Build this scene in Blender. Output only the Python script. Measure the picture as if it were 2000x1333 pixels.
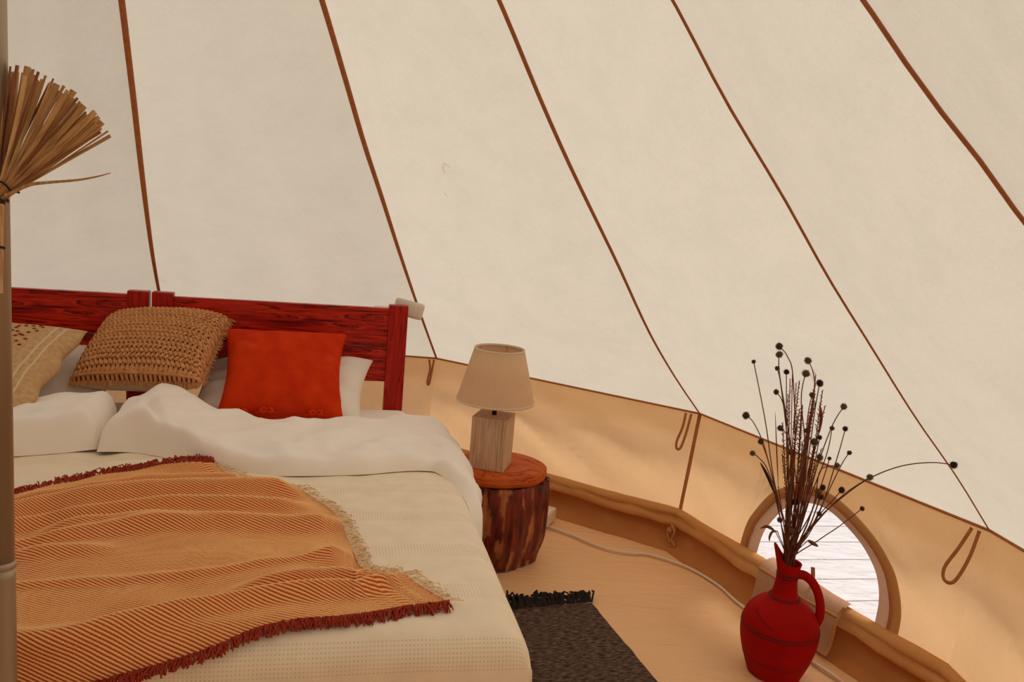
import bpy, bmesh, math, random
import numpy as np
from mathutils import Vector, Matrix, noise
random.seed(7)
PI = math.pi
sc = bpy.context.scene
for o in list(bpy.data.objects): bpy.data.objects.remove(o)
C = sc.collection

# ------------------------------------------------------------------ camera, world, exposure
CAM = Vector((0.99, -1.59, 1.42)); FPX = 1642.6
RX = Vector((0.99627751, 0.01434583, 0.0850019))      # camera right
RY = Vector((0.08620397, -0.16579781, -0.98238483))   # camera down
RZ = Vector((0.0, 0.98605542, -0.1664173))            # camera forward
cd = bpy.data.cameras.new('camera'); cam = bpy.data.objects.new('camera', cd); C.objects.link(cam)
cd.sensor_width = 36; cd.lens = 36 * FPX / 2000; cd.clip_start = .02
m = Matrix.Identity(4)
for i in range(3):
    m[i][0] = RX[i]; m[i][1] = -RY[i]; m[i][2] = -RZ[i]; m[i][3] = CAM[i]
cam.matrix_world = m
sc.camera = cam

w = bpy.data.worlds.new('sky'); sc.world = w; w.use_nodes = True
bg = w.node_tree.nodes['Background']
bg.inputs[0].default_value = (1.0, 0.965, 0.925, 1); bg.inputs[1].default_value = .43
sd = bpy.data.lights.new('sun', 'SUN'); sun = bpy.data.objects.new('sun', sd); C.objects.link(sun)
sd.energy = 3.5; sd.angle = math.radians(30); sd.color = (1, .95, .875)
sun.rotation_euler = Vector((.50, .30, .81)).to_track_quat('Z', 'Y').to_euler()   # high, on the window side
sc.view_settings.view_transform = 'Standard'; sc.view_settings.look = 'None'
sc.view_settings.gamma = 1; sc.view_settings.exposure = 0.0; sc.view_settings.use_curve_mapping = False
sc.cycles.use_denoising = True
sc.cycles.max_bounces = 14; sc.cycles.diffuse_bounces = 8; sc.cycles.transparent_max_bounces = 12

def ray(px, py): return RX * (px - 1000) + RY * (py - 666.5) + RZ * FPX
def at_z(px, py, z): d = ray(px, py); return CAM + d * ((z - CAM.z) / d.z)
def at_y(px, py, y): d = ray(px, py); return CAM + d * ((y - CAM.y) / d.y)
def at_d(px, py, dep): return CAM + ray(px, py) * (dep / FPX)

# ------------------------------------------------------------------ helpers
def offset_of(p):
    v = Vector((0, 0, 0))
    while p: v += p.location; p = p.parent
    return v
def obj(name, verts, faces, mat, parent=None, smooth=True, uv=None, col=None, base=None):
    me = bpy.data.meshes.new(name)
    off = offset_of(parent) if parent else (Vector(base) if base is not None else Vector((0, 0, 0)))
    me.from_pydata([tuple(Vector(v) - off) for v in verts], [], faces)
    if smooth: me.polygons.foreach_set('use_smooth', [True] * len(me.polygons))
    if uv:
        l = me.uv_layers.new(name='UVMap')
        for lp in me.loops: l.data[lp.index].uv = uv[lp.vertex_index]
    if col:
        a = me.color_attributes.new('tone', 'FLOAT_COLOR', 'POINT')
        for i, c in enumerate(col): a.data[i].color = (c, c, c, 1) if not hasattr(c, '__len__') else (*c, 1)
    me.validate(); me.update()
    if mat: me.materials.append(mat)
    o = bpy.data.objects.new(name, me); C.objects.link(o)
    if parent: o.parent = parent
    elif base is not None: o.location = base
    return o
def thing(name, label, cat, loc=(0, 0, 0), group=None):
    o = bpy.data.objects.new(name, None); C.objects.link(o); o.location = loc; o.empty_display_size = .05
    o['label'] = label; o['category'] = cat
    if group: o['group'] = group
    return o
def tag(o, label, cat, group=None):
    o['label'] = label; o['category'] = cat
    if group: o['group'] = group
    return o
def structure(name, label, loc=(0, 0, 0)):
    o = bpy.data.objects.new(name, None); C.objects.link(o); o.location = loc; o['kind'] = 'structure'; o['label'] = label
    return o
def grid_faces(nu, nv, base=0, wrap_u=False, wrap_v=False):
    f = []
    for i in range(nu - (0 if wrap_u else 1)):
        for j in range(nv - (0 if wrap_v else 1)):
            a = i * nv + j; b = ((i + 1) % nu) * nv + j; c = ((i + 1) % nu) * nv + (j + 1) % nv; d = i * nv + (j + 1) % nv
            f.append((base + a, base + b, base + c, base + d))
    return f
def sweep(pts, rad, seg=8, flat=1.0, ref=None, cap=True):
    """tube along pts; rad number or function of 0..1; flat squashes along ref direction"""
    pts = [Vector(p) for p in pts]; n = len(pts); V = []; F = []
    T = [(pts[min(i + 1, n - 1)] - pts[max(i - 1, 0)]).normalized() for i in range(n)]
    r0 = Vector(ref) if ref is not None else (Vector((0, 0, 1)) if abs(T[0].z) < .9 else Vector((1, 0, 0)))
    N = (r0 - T[0] * r0.dot(T[0])).normalized()
    for i in range(n):
        if ref is not None: N = (r0 - T[i] * r0.dot(T[i])).normalized()
        else: N = (N - T[i] * N.dot(T[i])).normalized()
        Bn = T[i].cross(N); r = rad(i / (n - 1)) if callable(rad) else rad
        for k in range(seg):
            a = 2 * PI * k / seg
            V.append(pts[i] + N * (math.cos(a) * r * flat) + Bn * (math.sin(a) * r))
    F = grid_faces(n, seg, 0, False, True)
    if cap: F.append(tuple(range(seg))[::-1]); F.append(tuple((n - 1) * seg + k for k in range(seg)))
    return V, F
def join(*vf):
    V = []; F = []
    for v, f in vf:
        b = len(V); V += list(v); F += [tuple(i + b for i in q) for q in f]
    return V, F
def spline(pts, n=8):
    pts = [Vector(p) for p in pts]; out = []
    for i in range(len(pts) - 1):
        p0 = pts[max(i - 1, 0)]; p1 = pts[i]; p2 = pts[i + 1]; p3 = pts[min(i + 2, len(pts) - 1)]
        for k in range(n):
            t = k / n
            out.append(.5 * ((2 * p1) + (p2 - p0) * t + (2 * p0 - 5 * p1 + 4 * p2 - p3) * t * t + (3 * p1 - p0 - 3 * p2 + p3) * t ** 3))
    out.append(pts[-1]); return out
def interp(x, tab):
    if x <= tab[0][0]: return tab[0][1]
    for (a, b), (c, d) in zip(tab, tab[1:]):
        if x <= c:
            t = (x - a) / (c - a); return b + (d - b) * t
    return tab[-1][1]
def sinterp(x, tab):
    """smooth (catmull) table lookup"""
    n = len(tab)
    if x <= tab[0][0]: return tab[0][1]
    if x >= tab[-1][0]: return tab[-1][1]
    for i in range(n - 1):
        if x <= tab[i + 1][0]:
            x1, y1 = tab[i]; x2, y2 = tab[i + 1]; t = (x - x1) / (x2 - x1)
            def slope(j):
                a = tab[max(j - 1, 0)]; b = tab[min(j + 1, n - 1)]
                return (b[1] - a[1]) / (b[0] - a[0])
            m1 = slope(i) * (x2 - x1); m2 = slope(i + 1) * (x2 - x1)
            return (2*t**3-3*t*t+1)*y1 + (t**3-2*t*t+t)*m1 + (-2*t**3+3*t*t)*y2 + (t**3-t*t)*m2
def nz(x, y, z=0): return noise.noise(Vector((x, y, z)))
def smooth01(x): x = max(0, min(1, x)); return x * x * (3 - 2 * x)
def box(cx, cy, cz, sx, sy, sz, X=Vector((1, 0, 0)), Y=Vector((0, 1, 0)), Z=Vector((0, 0, 1)), bev=.004):
    """box with bevelled edges, centre c, full sizes s"""
    bm = bmesh.new(); bmesh.ops.create_cube(bm, size=1)
    for v in bm.verts: v.co = Vector((v.co.x * sx, v.co.y * sy, v.co.z * sz))
    if bev: bmesh.ops.bevel(bm, geom=list(bm.edges), offset=min(bev, .45 * min(sx, sy, sz)), segments=2, affect='EDGES', profile=.6)
    bm.verts.ensure_lookup_table(); c = Vector((cx, cy, cz))
    V = [c + X * v.co.x + Y * v.co.y + Z * v.co.z for v in bm.verts]; F = [tuple(v.index for v in f.verts) for f in bm.faces]
    bm.free(); return V, F
def lathe(prof, c, seg=48, close=False, fn=None):
    V = []
    for r, z in prof:
        for k in range(seg):
            a = 2 * PI * k / seg; p = Vector((r * math.cos(a), r * math.sin(a), z))
            if fn: p = fn(p, a, r, z)
            V.append(Vector(c) + p)
    return V, grid_faces(len(prof), seg, 0, False, True)

# ------------------------------------------------------------------ materials
def new_mat(name):
    mt = bpy.data.materials.new(name); mt.use_nodes = True; nt = mt.node_tree
    return mt, nt, nt.nodes['Principled BSDF'], nt.nodes['Material Output']
def N(nt, t, **kw):
    n = nt.nodes.new(t)
    for k, v in kw.items():
        if k.startswith('i_'):
            key = k[2:]; key = int(key) if key.isdigit() else key.replace('_', ' ')
            n.inputs[key].default_value = v
        else: setattr(n, k, v)
    return n
def ramp(nt, fac, stops):
    r = nt.nodes.new('ShaderNodeValToRGB'); e = r.color_ramp.elements
    while len(e) < len(stops): e.new(.5)
    for q, (p, c) in zip(e, stops): q.position = p; q.color = (*c, 1)
    nt.links.new(fac, r.inputs[0]); return r
def coords(nt, kind='Object', scale=(1, 1, 1), rot=(0, 0, 0)):
    tc = nt.nodes.new('ShaderNodeTexCoord'); mp = nt.nodes.new('ShaderNodeMapping')
    mp.inputs['Scale'].default_value = scale; mp.inputs['Rotation'].default_value = rot
    nt.links.new(tc.outputs[kind], mp.inputs[0]); return mp.outputs[0]
def bump(nt, b, h, strength=.3, dist=.002):
    bn = nt.nodes.new('ShaderNodeBump'); bn.inputs['Strength'].default_value = strength; bn.inputs['Distance'].default_value = dist
    nt.links.new(h, bn.inputs['Height']); nt.links.new(bn.outputs[0], b.inputs['Normal']); return bn
def simple(name, c1, c2=None, scale=30, rough=.7, bstr=.2, bdist=.002, bscale=None, stretch=(1, 1, 1), kind='Object', metallic=0, spec=.3, detail=4, sheen=0):
    mt, nt, b, out = new_mat(name); c2 = c2 or tuple(x * .85 for x in c1)
    co = coords(nt, kind, stretch)
    n1 = N(nt, 'ShaderNodeTexNoise', i_Scale=scale, i_Detail=detail); nt.links.new(co, n1.inputs['Vector'])
    r = ramp(nt, n1.outputs[0], [(.3, c2), (.7, c1)]); nt.links.new(r.outputs[0], b.inputs['Base Color'])
    b.inputs['Roughness'].default_value = rough; b.inputs['Metallic'].default_value = metallic; b.inputs['Specular IOR Level'].default_value = spec
    if sheen: b.inputs['Sheen Weight'].default_value = sheen
    if bstr:
        n2 = N(nt, 'ShaderNodeTexNoise', i_Scale=bscale or scale * 6, i_Detail=3); nt.links.new(co, n2.inputs['Vector'])
        bump(nt, b, n2.outputs[0], bstr, bdist)
    return mt
def canvas_mat(name, c1, c2, trans, tcol):
    """cloth that lets daylight through: diffuse + translucent, fine weave"""
    mt, nt, b, out = new_mat(name); nt.nodes.remove(b)
    co = coords(nt, 'UV', (1, 1, 1))
    n1 = N(nt, 'ShaderNodeTexNoise', i_Scale=6.0, i_Detail=12, i_Roughness=.75); nt.links.new(co, n1.inputs['Vector'])
    co2 = coords(nt, 'UV', (60, 700, 1)); n2 = N(nt, 'ShaderNodeTexNoise', i_Scale=1, i_Detail=2); nt.links.new(co2, n2.inputs['Vector'])
    co3 = coords(nt, 'UV', (700, 60, 1)); n3 = N(nt, 'ShaderNodeTexNoise', i_Scale=1, i_Detail=2); nt.links.new(co3, n3.inputs['Vector'])
    ad = N(nt, 'ShaderNodeMath', operation='ADD'); nt.links.new(n2.outputs[0], ad.inputs[0]); nt.links.new(n3.outputs[0], ad.inputs[1])
    a2 = N(nt, 'ShaderNodeMath', operation='MULTIPLY_ADD'); nt.links.new(ad.outputs[0], a2.inputs[0]); a2.inputs[1].default_value = .5
    h = N(nt, 'ShaderNodeMath', operation='MULTIPLY'); nt.links.new(n1.outputs[0], h.inputs[0]); h.inputs[1].default_value = .8
    nt.links.new(h.outputs[0], a2.inputs[2])
    r = ramp(nt, a2.outputs[0], [(.65, c2), (1.0, c1)])
    rt = ramp(nt, a2.outputs[0], [(.65, tuple(x * .90 for x in tcol)), (1.0, tcol)])
    d = N(nt, 'ShaderNodeBsdfDiffuse'); t = N(nt, 'ShaderNodeBsdfTranslucent'); mx = N(nt, 'ShaderNodeMixShader'); mx.inputs[0].default_value = trans
    nt.links.new(r.outputs[0], d.inputs[0]); nt.links.new(rt.outputs[0], t.inputs[0])
    bn = N(nt, 'ShaderNodeBump'); bn.inputs['Strength'].default_value = .25; bn.inputs['Distance'].default_value = .001
    nt.links.new(ad.outputs[0], bn.inputs['Height']); nt.links.new(bn.outputs[0], d.inputs['Normal'])
    nt.links.new(d.outputs[0], mx.inputs[1]); nt.links.new(t.outputs[0], mx.inputs[2]); nt.links.new(mx.outputs[0], out.inputs[0])
    return mt
def wood_mat(name, c1, c2, c3, axis_scale, rough=.35, scale=6, dist=3.0, bstr=.15, spec=.2):
    mt, nt, b, out = new_mat(name); co = coords(nt, 'Object', axis_scale)
    n1 = N(nt, 'ShaderNodeTexNoise', i_Scale=scale, i_Detail=8, i_Distortion=dist); nt.links.new(co, n1.inputs['Vector'])
    r = ramp(nt, n1.outputs[0], [(.30, c3), (.40, c2), (.49, c1), (.535, c3), (.56, c2), (.68, c1)]); nt.links.new(r.outputs[0], b.inputs['Base Color'])
    b.inputs['Roughness'].default_value = rough; b.inputs['Specular IOR Level'].default_value = spec
    bump(nt, b, n1.outputs[0], bstr, .002); return mt

M = {}
M['roof'] = canvas_mat('roof_canvas', (.56, .50, .40), (.49, .425, .34), .5, (.80, .738, .63))
M['wall'] = canvas_mat('wall_canvas', (.84, .565, .33), (.76, .49, .27), .47, (.95, .61, .32))
M['fold'] = canvas_mat('fold_canvas', (.62, .33, .13), (.52, .26, .09), .25, (.7, .36, .13))
M['tape'] = simple('brown_tape', (.46, .17, .055), (.38, .13, .04), 60, .8, .3)
M['floor'] = None
M['white_cloth'] = simple('white_cotton', (.95, .885, .82), (.92, .85, .78), 8, .85, .25, .001, 350, spec=.15, sheen=.1)
M['pillow_cloth'] = simple('pillow_cotton', (.84, .77, .69), (.79, .72, .64), 8, .85, .25, .001, 350, spec=.15)
M['rust'] = simple('rust_velvet', (.64, .046, .006), (.52, .024, .004), 12, .8, .2, .001, 400, spec=.05)
M['red_yarn'] = simple('red_yarn', (.42, .045, .015), (.30, .025, .008), 90, .85, .3)
M['tan_yarn'] = simple('tan_yarn', (.90, .66, .40), (.80, .55, .31), 90, .85, .3)
M['raffia'] = simple('raffia', (.66, .32, .13), (.48, .20, .07), 45, .8, .5, .002, 220, spec=.1)
M['cream'] = simple('cream_backing', (.72, .57, .40), (.66, .51, .35), 20, .85, .2)
M['straw'] = simple('straw', (.62, .36, .15), (.34, .15, .05), 18, .65, .3, .001, 200, stretch=(8, 8, 1))
M['straw_dark'] = simple('straw_dark', (.34, .13, .05), (.18, .05, .02), 18, .65, .3, .001, 200, stretch=(8, 8, 1))
M['straw_pale'] = simple('straw_pale', (.74, .48, .23), (.50, .27, .10), 18, .65, .3, .001, 200, stretch=(8, 8, 1))
M['dark_thread'] = simple('dark_thread', (.03, .012, .01), (.02, .01, .01), 80, .8, .2)
M['metal'] = simple('galvanised_tube', (.46, .38, .29), (.36, .29, .21), 5, .45, .1, .0005, 60, stretch=(1, 1, .1), metallic=.75, spec=.5)
M['red_wood_x'] = wood_mat('red_stained_pine', (.58, .030, .010), (.34, .008, .004), (.06, .002, .002), (1.0, 1.0, 13), .30, 2.6, .9)
M['red_wood_z'] = wood_mat('red_stained_pine_upright', (.46, .016, .006), (.34, .009, .004), (.19, .004, .003), (14, 14, 1), .33, 2.5, .6)
M['slab'] = wood_mat('varnished_slab', (.60, .135, .028), (.50, .095, .018), (.30, .04, .009), (2, 2, 30), .55, 3, 1.2, spec=.06)
M['whitewash'] = wood_mat('whitewashed_wood', (.66, .45, .29), (.55, .36, .22), (.38, .22, .12), (40, 40, 1.2), .7, 2.5, .4, .25)
M['shade'] = canvas_mat('lamp_linen', (.86, .61, .40), (.76, .53, .33), .3, (.86, .62, .40))
M['black'] = simple('black_fitting', (.02, .015, .012), (.015, .01, .01), 20, .4, 0)
M['clay'] = simple('red_clay', (.38, .004, .003), (.27, .003, .002), 9, .65, .25, .0015, 90, spec=.07)
M['clay_dark'] = simple('dark_clay_line', (.09, .006, .006), (.06, .004, .005), 30, .7, .1)
M['stem'] = simple('dried_stem', (.17, .075, .03), (.10, .028, .018), 25, .8, .2)
M['stem_red'] = simple('dried_red_stem', (.25, .05, .028), (.14, .022, .015), 25, .8, .2)
M['seed'] = simple('seed_head', (.12, .065, .035), (.05, .02, .015), 120, .9, .6, .002, 300)
M['seed_green'] = simple('seed_head_olive', (.19, .125, .06), (.09, .045, .025), 120, .9, .6, .002, 300)
M['seed_dark'] = simple('seed_head_dark', (.06, .018, .015), (.03, .01, .01), 120, .9, .6, .002, 300)
M['grass'] = simple('dried_grass', (.26, .12, .045), (.15, .045, .02), 60, .85, .3)
M['rug_yarn'] = simple('charcoal_yarn', (.035, .024, .022), (.015, .009, .01), 90, .9, .4)
M['plastic'] = simple('white_plastic', (.72, .64, .54), (.70, .62, .52), 10, .4, 0, spec=.4)
M['cable'] = simple('white_cable', (.72, .62, .50), (.68, .58, .46), 10, .5, 0)
M['plank'] = wood_mat('pale_deck_board', (.86, .83, .83), (.80, .77, .76), (.62, .58, .57), (1.5, 18, 6), .7, 2, .8)
M['pink_flap'] = canvas_mat('window_flap_canvas', (.54, .32, .205), (.47, .27, .165), .2, (.66, .39, .25))

# floor PVC: tan with soft wrinkles
mt, nt, b, out = new_mat('tan_groundsheet'); co = coords(nt, 'Object')
n1 = N(nt, 'ShaderNodeTexNoise', i_Scale=2.2, i_Detail=5); nt.links.new(co, n1.inputs['Vector'])
r = ramp(nt, n1.outputs[0], [(.3, (.78, .465, .235)), (.7, (.85, .515, .27))]); nt.links.new(r.outputs[0], b.inputs['Base Color'])
b.inputs['Roughness'].default_value = .42; b.inputs['Specular IOR Level'].default_value = .35
co = coords(nt, 'Object', (2.2, 9, 1), (0, 0, .35)); n2 = N(nt, 'ShaderNodeTexNoise', i_Scale=1.6, i_Detail=5, i_Distortion=1.2); nt.links.new(co, n2.inputs['Vector'])
bump(nt, b, n2.outputs[0], .55, .014); M['floor'] = mt
mt, nt, b, out = new_mat('brown_groundsheet_border'); co = coords(nt, 'Object')
n1 = N(nt, 'ShaderNodeTexNoise', i_Scale=5, i_Detail=4); nt.links.new(co, n1.inputs['Vector'])
r = ramp(nt, n1.outputs[0], [(.3, (.42, .16, .045)), (.7, (.50, .20, .06))]); nt.links.new(r.outputs[0], b.inputs['Base Color'])
b.inputs['Roughness'].default_value = .75; b.inputs['Specular IOR Level'].default_value = .1; M['border'] = mt

# vinyl pane
mt, nt, b, out = new_mat('clear_vinyl'); nt.nodes.remove(b)
tr = N(nt, 'ShaderNodeBsdfTransparent'); tr.inputs[0].default_value = (.93, .92, .95, 1); gl = N(nt, 'ShaderNodeBsdfGlossy'); gl.inputs['Roughness'].default_value = .15
df = N(nt, 'ShaderNodeBsdfTranslucent'); df.inputs[0].default_value = (.9, .88, .95, 1)
co = coords(nt, 'Object', (2, 2, 9)); n1 = N(nt, 'ShaderNodeTexNoise', i_Scale=3, i_Detail=3); nt.links.new(co, n1.inputs['Vector'])
r = ramp(nt, n1.outputs[0], [(.5, (.04, .04, .04)), (.75, (.28, .28, .28))])
mx = N(nt, 'ShaderNodeMixShader'); nt.links.new(r.outputs[0], mx.inputs[0]); nt.links.new(tr.outputs[0], mx.inputs[1]); nt.links.new(df.outputs[0], mx.inputs[2])
m2 = N(nt, 'ShaderNodeMixShader'); m2.inputs[0].default_value = .05; nt.links.new(mx.outputs[0], m2.inputs[1]); nt.links.new(gl.outputs[0], m2.inputs[2])
nt.links.new(m2.outputs[0], out.inputs[0]); M['pane'] = mt

# bedspread: beige with waffle-woven bands across it (uv in metres)
mt, nt, b, out = new_mat('beige_bedspread')
tc = N(nt, 'ShaderNodeTexCoord'); sp = N(nt, 'ShaderNodeSeparateXYZ'); nt.links.new(tc.outputs['UV'], sp.inputs[0])
def mth(op, a, bb=None, c=None):
    q = N(nt, 'ShaderNodeMath', operation=op)
    for i, x in enumerate((a, bb, c)):
        if x is None: continue
        if isinstance(x, (int, float)): q.inputs[i].default_value = x
        else: nt.links.new(x, q.inputs[i])
    return q.outputs[0]
tv = mth('PINGPONG', mth('ADD', sp.outputs[1], .02), .115)
band = mth('LESS_THAN', tv, .036)
gx = mth('SINE', mth('MULTIPLY', sp.outputs[0], 2 * PI / .0085)); gy = mth('SINE', mth('MULTIPLY', sp.outputs[1], 2 * PI / .0095))
hole = mth('MULTIPLY', mth('GREATER_THAN', gx, .25), mth('GREATER_THAN', gy, .2))
bh = mth('MULTIPLY', band, hole)
fx = mth('SINE', mth('MULTIPLY', sp.outputs[1], 2 * PI / .0045)); weave = mth('MULTIPLY', fx, mth('SUBTRACT', 1, band))
nn = N(nt, 'ShaderNodeTexNoise', i_Scale=14, i_Detail=4); nt.links.new(tc.outputs['UV'], nn.inputs['Vector'])
r = ramp(nt, nn.outputs[0], [(.3, (.87, .745, .58)), (.7, (.94, .815, .64))])
mxc = N(nt, 'ShaderNodeMix', data_type='RGBA'); nt.links.new(mth('MULTIPLY', bh, .30), mxc.inputs[0]); nt.links.new(r.outputs[0], mxc.inputs[6]); mxc.inputs[7].default_value = (.36, .25, .14, 1)
nt.links.new(mxc.outputs[2], b.inputs['Base Color']); b.inputs['Roughness'].default_value = .9; b.inputs['Specular IOR Level'].default_value = .1
bump(nt, b, mth('SUBTRACT', mth('MULTIPLY', weave, .15), bh), .5, .0015); M['spread'] = mt

# throw: tan twill with rust diagonal lines
mt, nt, b, out = new_mat('rust_twill_throw')
tc = N(nt, 'ShaderNodeTexCoord'); sp = N(nt, 'ShaderNodeSeparateXYZ'); nt.links.new(tc.outputs['UV'], sp.inputs[0])
ph = mth('SINE', mth('MULTIPLY', sp.outputs[0], 2 * PI))     # u runs across the cords, one unit a cord
fine = mth('SINE', mth('MULTIPLY', sp.outputs[1], 2 * PI / .004))
nn = N(nt, 'ShaderNodeTexNoise', i_Scale=300, i_Detail=4); nt.links.new(coords(nt, 'Object'), nn.inputs['Vector'])
fac = mth('ADD', mth('MULTIPLY', ph, -.42), mth('ADD', mth('MULTIPLY', nn.outputs[0], .5), mth('MULTIPLY', fine, .05)))
r = ramp(nt, fac, [(.0, (.93, .53, .235)), (.22, (.88, .44, .175)), (.5, (.52, .085, .018))]); nt.links.new(r.outputs[0], b.inputs['Base Color'])
b.inputs['Roughness'].default_value = .95; b.inputs['Specular IOR Level'].default_value = .05; M['throw'] = mt

# boho cushion: tan rib weave with pale stripes
mt, nt, b, out = new_mat('tan_striped_weave')
tc = N(nt, 'ShaderNodeTexCoord'); sp = N(nt, 'ShaderNodeSeparateXYZ'); nt.links.new(tc.outputs['UV'], sp.inputs[0])
rib_ = mth('SINE', mth('MULTIPLY', sp.outputs[1], 2 * PI / .0065)); ribx = mth('SINE', mth('MULTIPLY', sp.outputs[0], 2 * PI / .004))
nn = N(nt, 'ShaderNodeTexNoise', i_Scale=60, i_Detail=4); nt.links.new(tc.outputs['UV'], nn.inputs['Vector'])
fac = mth('ADD', mth('MULTIPLY', rib_, .25), nn.outputs[0])
r = ramp(nt, fac, [(.2, (.46, .265, .12)), (.75, (.72, .47, .245))])
def stripe(c, wd): return mth('LESS_THAN', mth('ABSOLUTE', mth('SUBTRACT', sp.outputs[0], c)), wd)
st_ = mth('ADD', stripe(.168, .0035), stripe(.195, .0035))
left = mth('LESS_THAN', sp.outputs[0], -.06)
for k in range(5): st_ = mth('ADD', st_, stripe(-.09 - .02 * k, .005))
mxc = N(nt, 'ShaderNodeMix', data_type='RGBA'); nt.links.new(mth('MINIMUM', st_, 1), mxc.inputs[0]); nt.links.new(r.outputs[0], mxc.inputs[6]); mxc.inputs[7].default_value = (.70, .56, .38, 1)
nt.links.new(mxc.outputs[2], b.inputs['Base Color']); b.inputs['Roughness'].default_value = .9; b.inputs['Specular IOR Level'].default_value = .1
bump(nt, b, mth('ADD', rib_, ribx), .4, .001); M['boho'] = mt

# rug: charcoal mottled yarn rows
mt, nt, b, out = new_mat('charcoal_woven_rug'); co = coords(nt, 'UV', (38, 190, 1))
n1 = N(nt, 'ShaderNodeTexNoise', i_Scale=1, i_Detail=5, i_Roughness=.7); nt.links.new(co, n1.inputs['Vector'])
r = ramp(nt, n1.outputs[0], [(.36, (.022, .012, .010)), (.5, (.10, .062, .047)), (.68, (.26, .175, .13))]); nt.links.new(r.outputs[0], b.inputs['Base Color'])
b.inputs['Roughness'].default_value = .95; b.inputs['Specular IOR Level'].default_value = .05; bump(nt, b, n1.outputs[0], .8, .004); M['rug'] = mt

# bark: dark red-brown bark, bare orange wood where attribute tone is high
mt, nt, b, out = new_mat('varnished_bark'); at = N(nt, 'ShaderNodeAttribute', attribute_name='tone'); co = coords(nt, 'Object', (14, 14, 3))
n1 = N(nt, 'ShaderNodeTexNoise', i_Scale=3, i_Detail=6); nt.links.new(co, n1.inputs['Vector'])
ra = ramp(nt, n1.outputs[0], [(.35, (.03, .006, .006)), (.5, (.15, .013, .008)), (.7, (.28, .024, .010))]); rb = ramp(nt, n1.outputs[0], [(.35, (.26, .06, .015)), (.65, (.55, .20, .06))])
mxc = N(nt, 'ShaderNodeMix', data_type='RGBA'); nt.links.new(at.outputs['Fac'], mxc.inputs[0]); nt.links.new(ra.outputs[0], mxc.inputs[6]); nt.links.new(rb.outputs[0], mxc.inputs[7])
nt.links.new(mxc.outputs[2], b.inputs['Base Color']); b.inputs['Roughness'].default_value = .33; bump(nt, b, n1.outputs[0], .5, .006); M['bark'] = mt

# raffia knit: yarn colour, shade painted dark into the gaps (tone marks the open gaps)
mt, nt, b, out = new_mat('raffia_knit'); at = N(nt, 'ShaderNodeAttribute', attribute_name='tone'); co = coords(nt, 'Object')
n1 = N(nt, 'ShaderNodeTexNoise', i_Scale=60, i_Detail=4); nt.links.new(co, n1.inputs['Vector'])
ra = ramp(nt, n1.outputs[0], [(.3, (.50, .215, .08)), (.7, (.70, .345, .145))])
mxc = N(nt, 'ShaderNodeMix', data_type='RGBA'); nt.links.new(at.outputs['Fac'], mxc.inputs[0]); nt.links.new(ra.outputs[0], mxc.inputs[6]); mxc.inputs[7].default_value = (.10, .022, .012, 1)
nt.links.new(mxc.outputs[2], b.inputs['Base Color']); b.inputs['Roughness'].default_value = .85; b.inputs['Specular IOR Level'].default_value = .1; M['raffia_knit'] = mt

# ------------------------------------------------------------------ the tent
Z_ = Vector((0, 0, 1))
AX = Vector((.121, -.193, 0)); ZW = .58; ZT = 3.12
RIBS = [  # azimuth, [(radius, height)] from eave upwards
 (107.24, [(2.912, .58), (2.412, .891), (2.147, 1.084), (1.931, 1.278), (1.742, 1.466), (1.587, 1.631), (1.439, 1.777), (1.306, 1.907)]),
 (80.23, [(2.893, .58), (2.525, .868), (2.161, 1.166), (1.896, 1.393), (1.685, 1.569), (1.505, 1.738), (1.268, 1.957)]),
 (51.38, [(2.730, .58), (2.465, .77), (2.217, .969), (1.931, 1.24), (1.617, 1.527), (1.439, 1.702), (1.217, 1.935)]),
 (22.69, [(2.515, .58), (2.337, .757), (2.142, .933), (1.937, 1.134), (1.771, 1.298), (1.598, 1.484), (1.408, 1.677), (1.245, 1.862)]),
 (-6.0, [(2.50, .58), (2.10, .95), (1.85, 1.20), (1.595, 1.456), (1.534, 1.523), (1.467, 1.59), (1.391, 1.672), (1.334, 1.738)])]
std = [(2.75, .58), (2.43, .80), (2.12, 1.06), (1.89, 1.29), (1.66, 1.51), (1.46, 1.71), (1.26, 1.90)]
NR = 13
for k in range(1, 9):
    a = -6 - k * (246.76 / 9); s = 1 + (.06 if k > 5 else 0)
    RIBS.append((a, [(r * (s if r > 2 else 1 + (s - 1) * (r - 1) if r > 1 else 1), z) for r, z in std]))
for az, t in RIBS: t += [(.62, 2.52), (.07, ZT)]
RT = [(az, sorted([(z, r) for r, z in t])) for az, t in RIBS]
def rib_pt(i, z):
    az, t = RT[i % NR]; a = math.radians(az); r = sinterp(z, t)
    return AX + Vector((math.cos(a) * r, math.sin(a) * r, z))
EAVE = [rib_pt(i, ZW) for i in range(NR)]
def wall_inset(p, z):
    d = (p - AX); d.z = 0; d.normalize(); q = p - d * (.08 * (ZW - z) / .45); return Vector((q.x, q.y, z))

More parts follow.
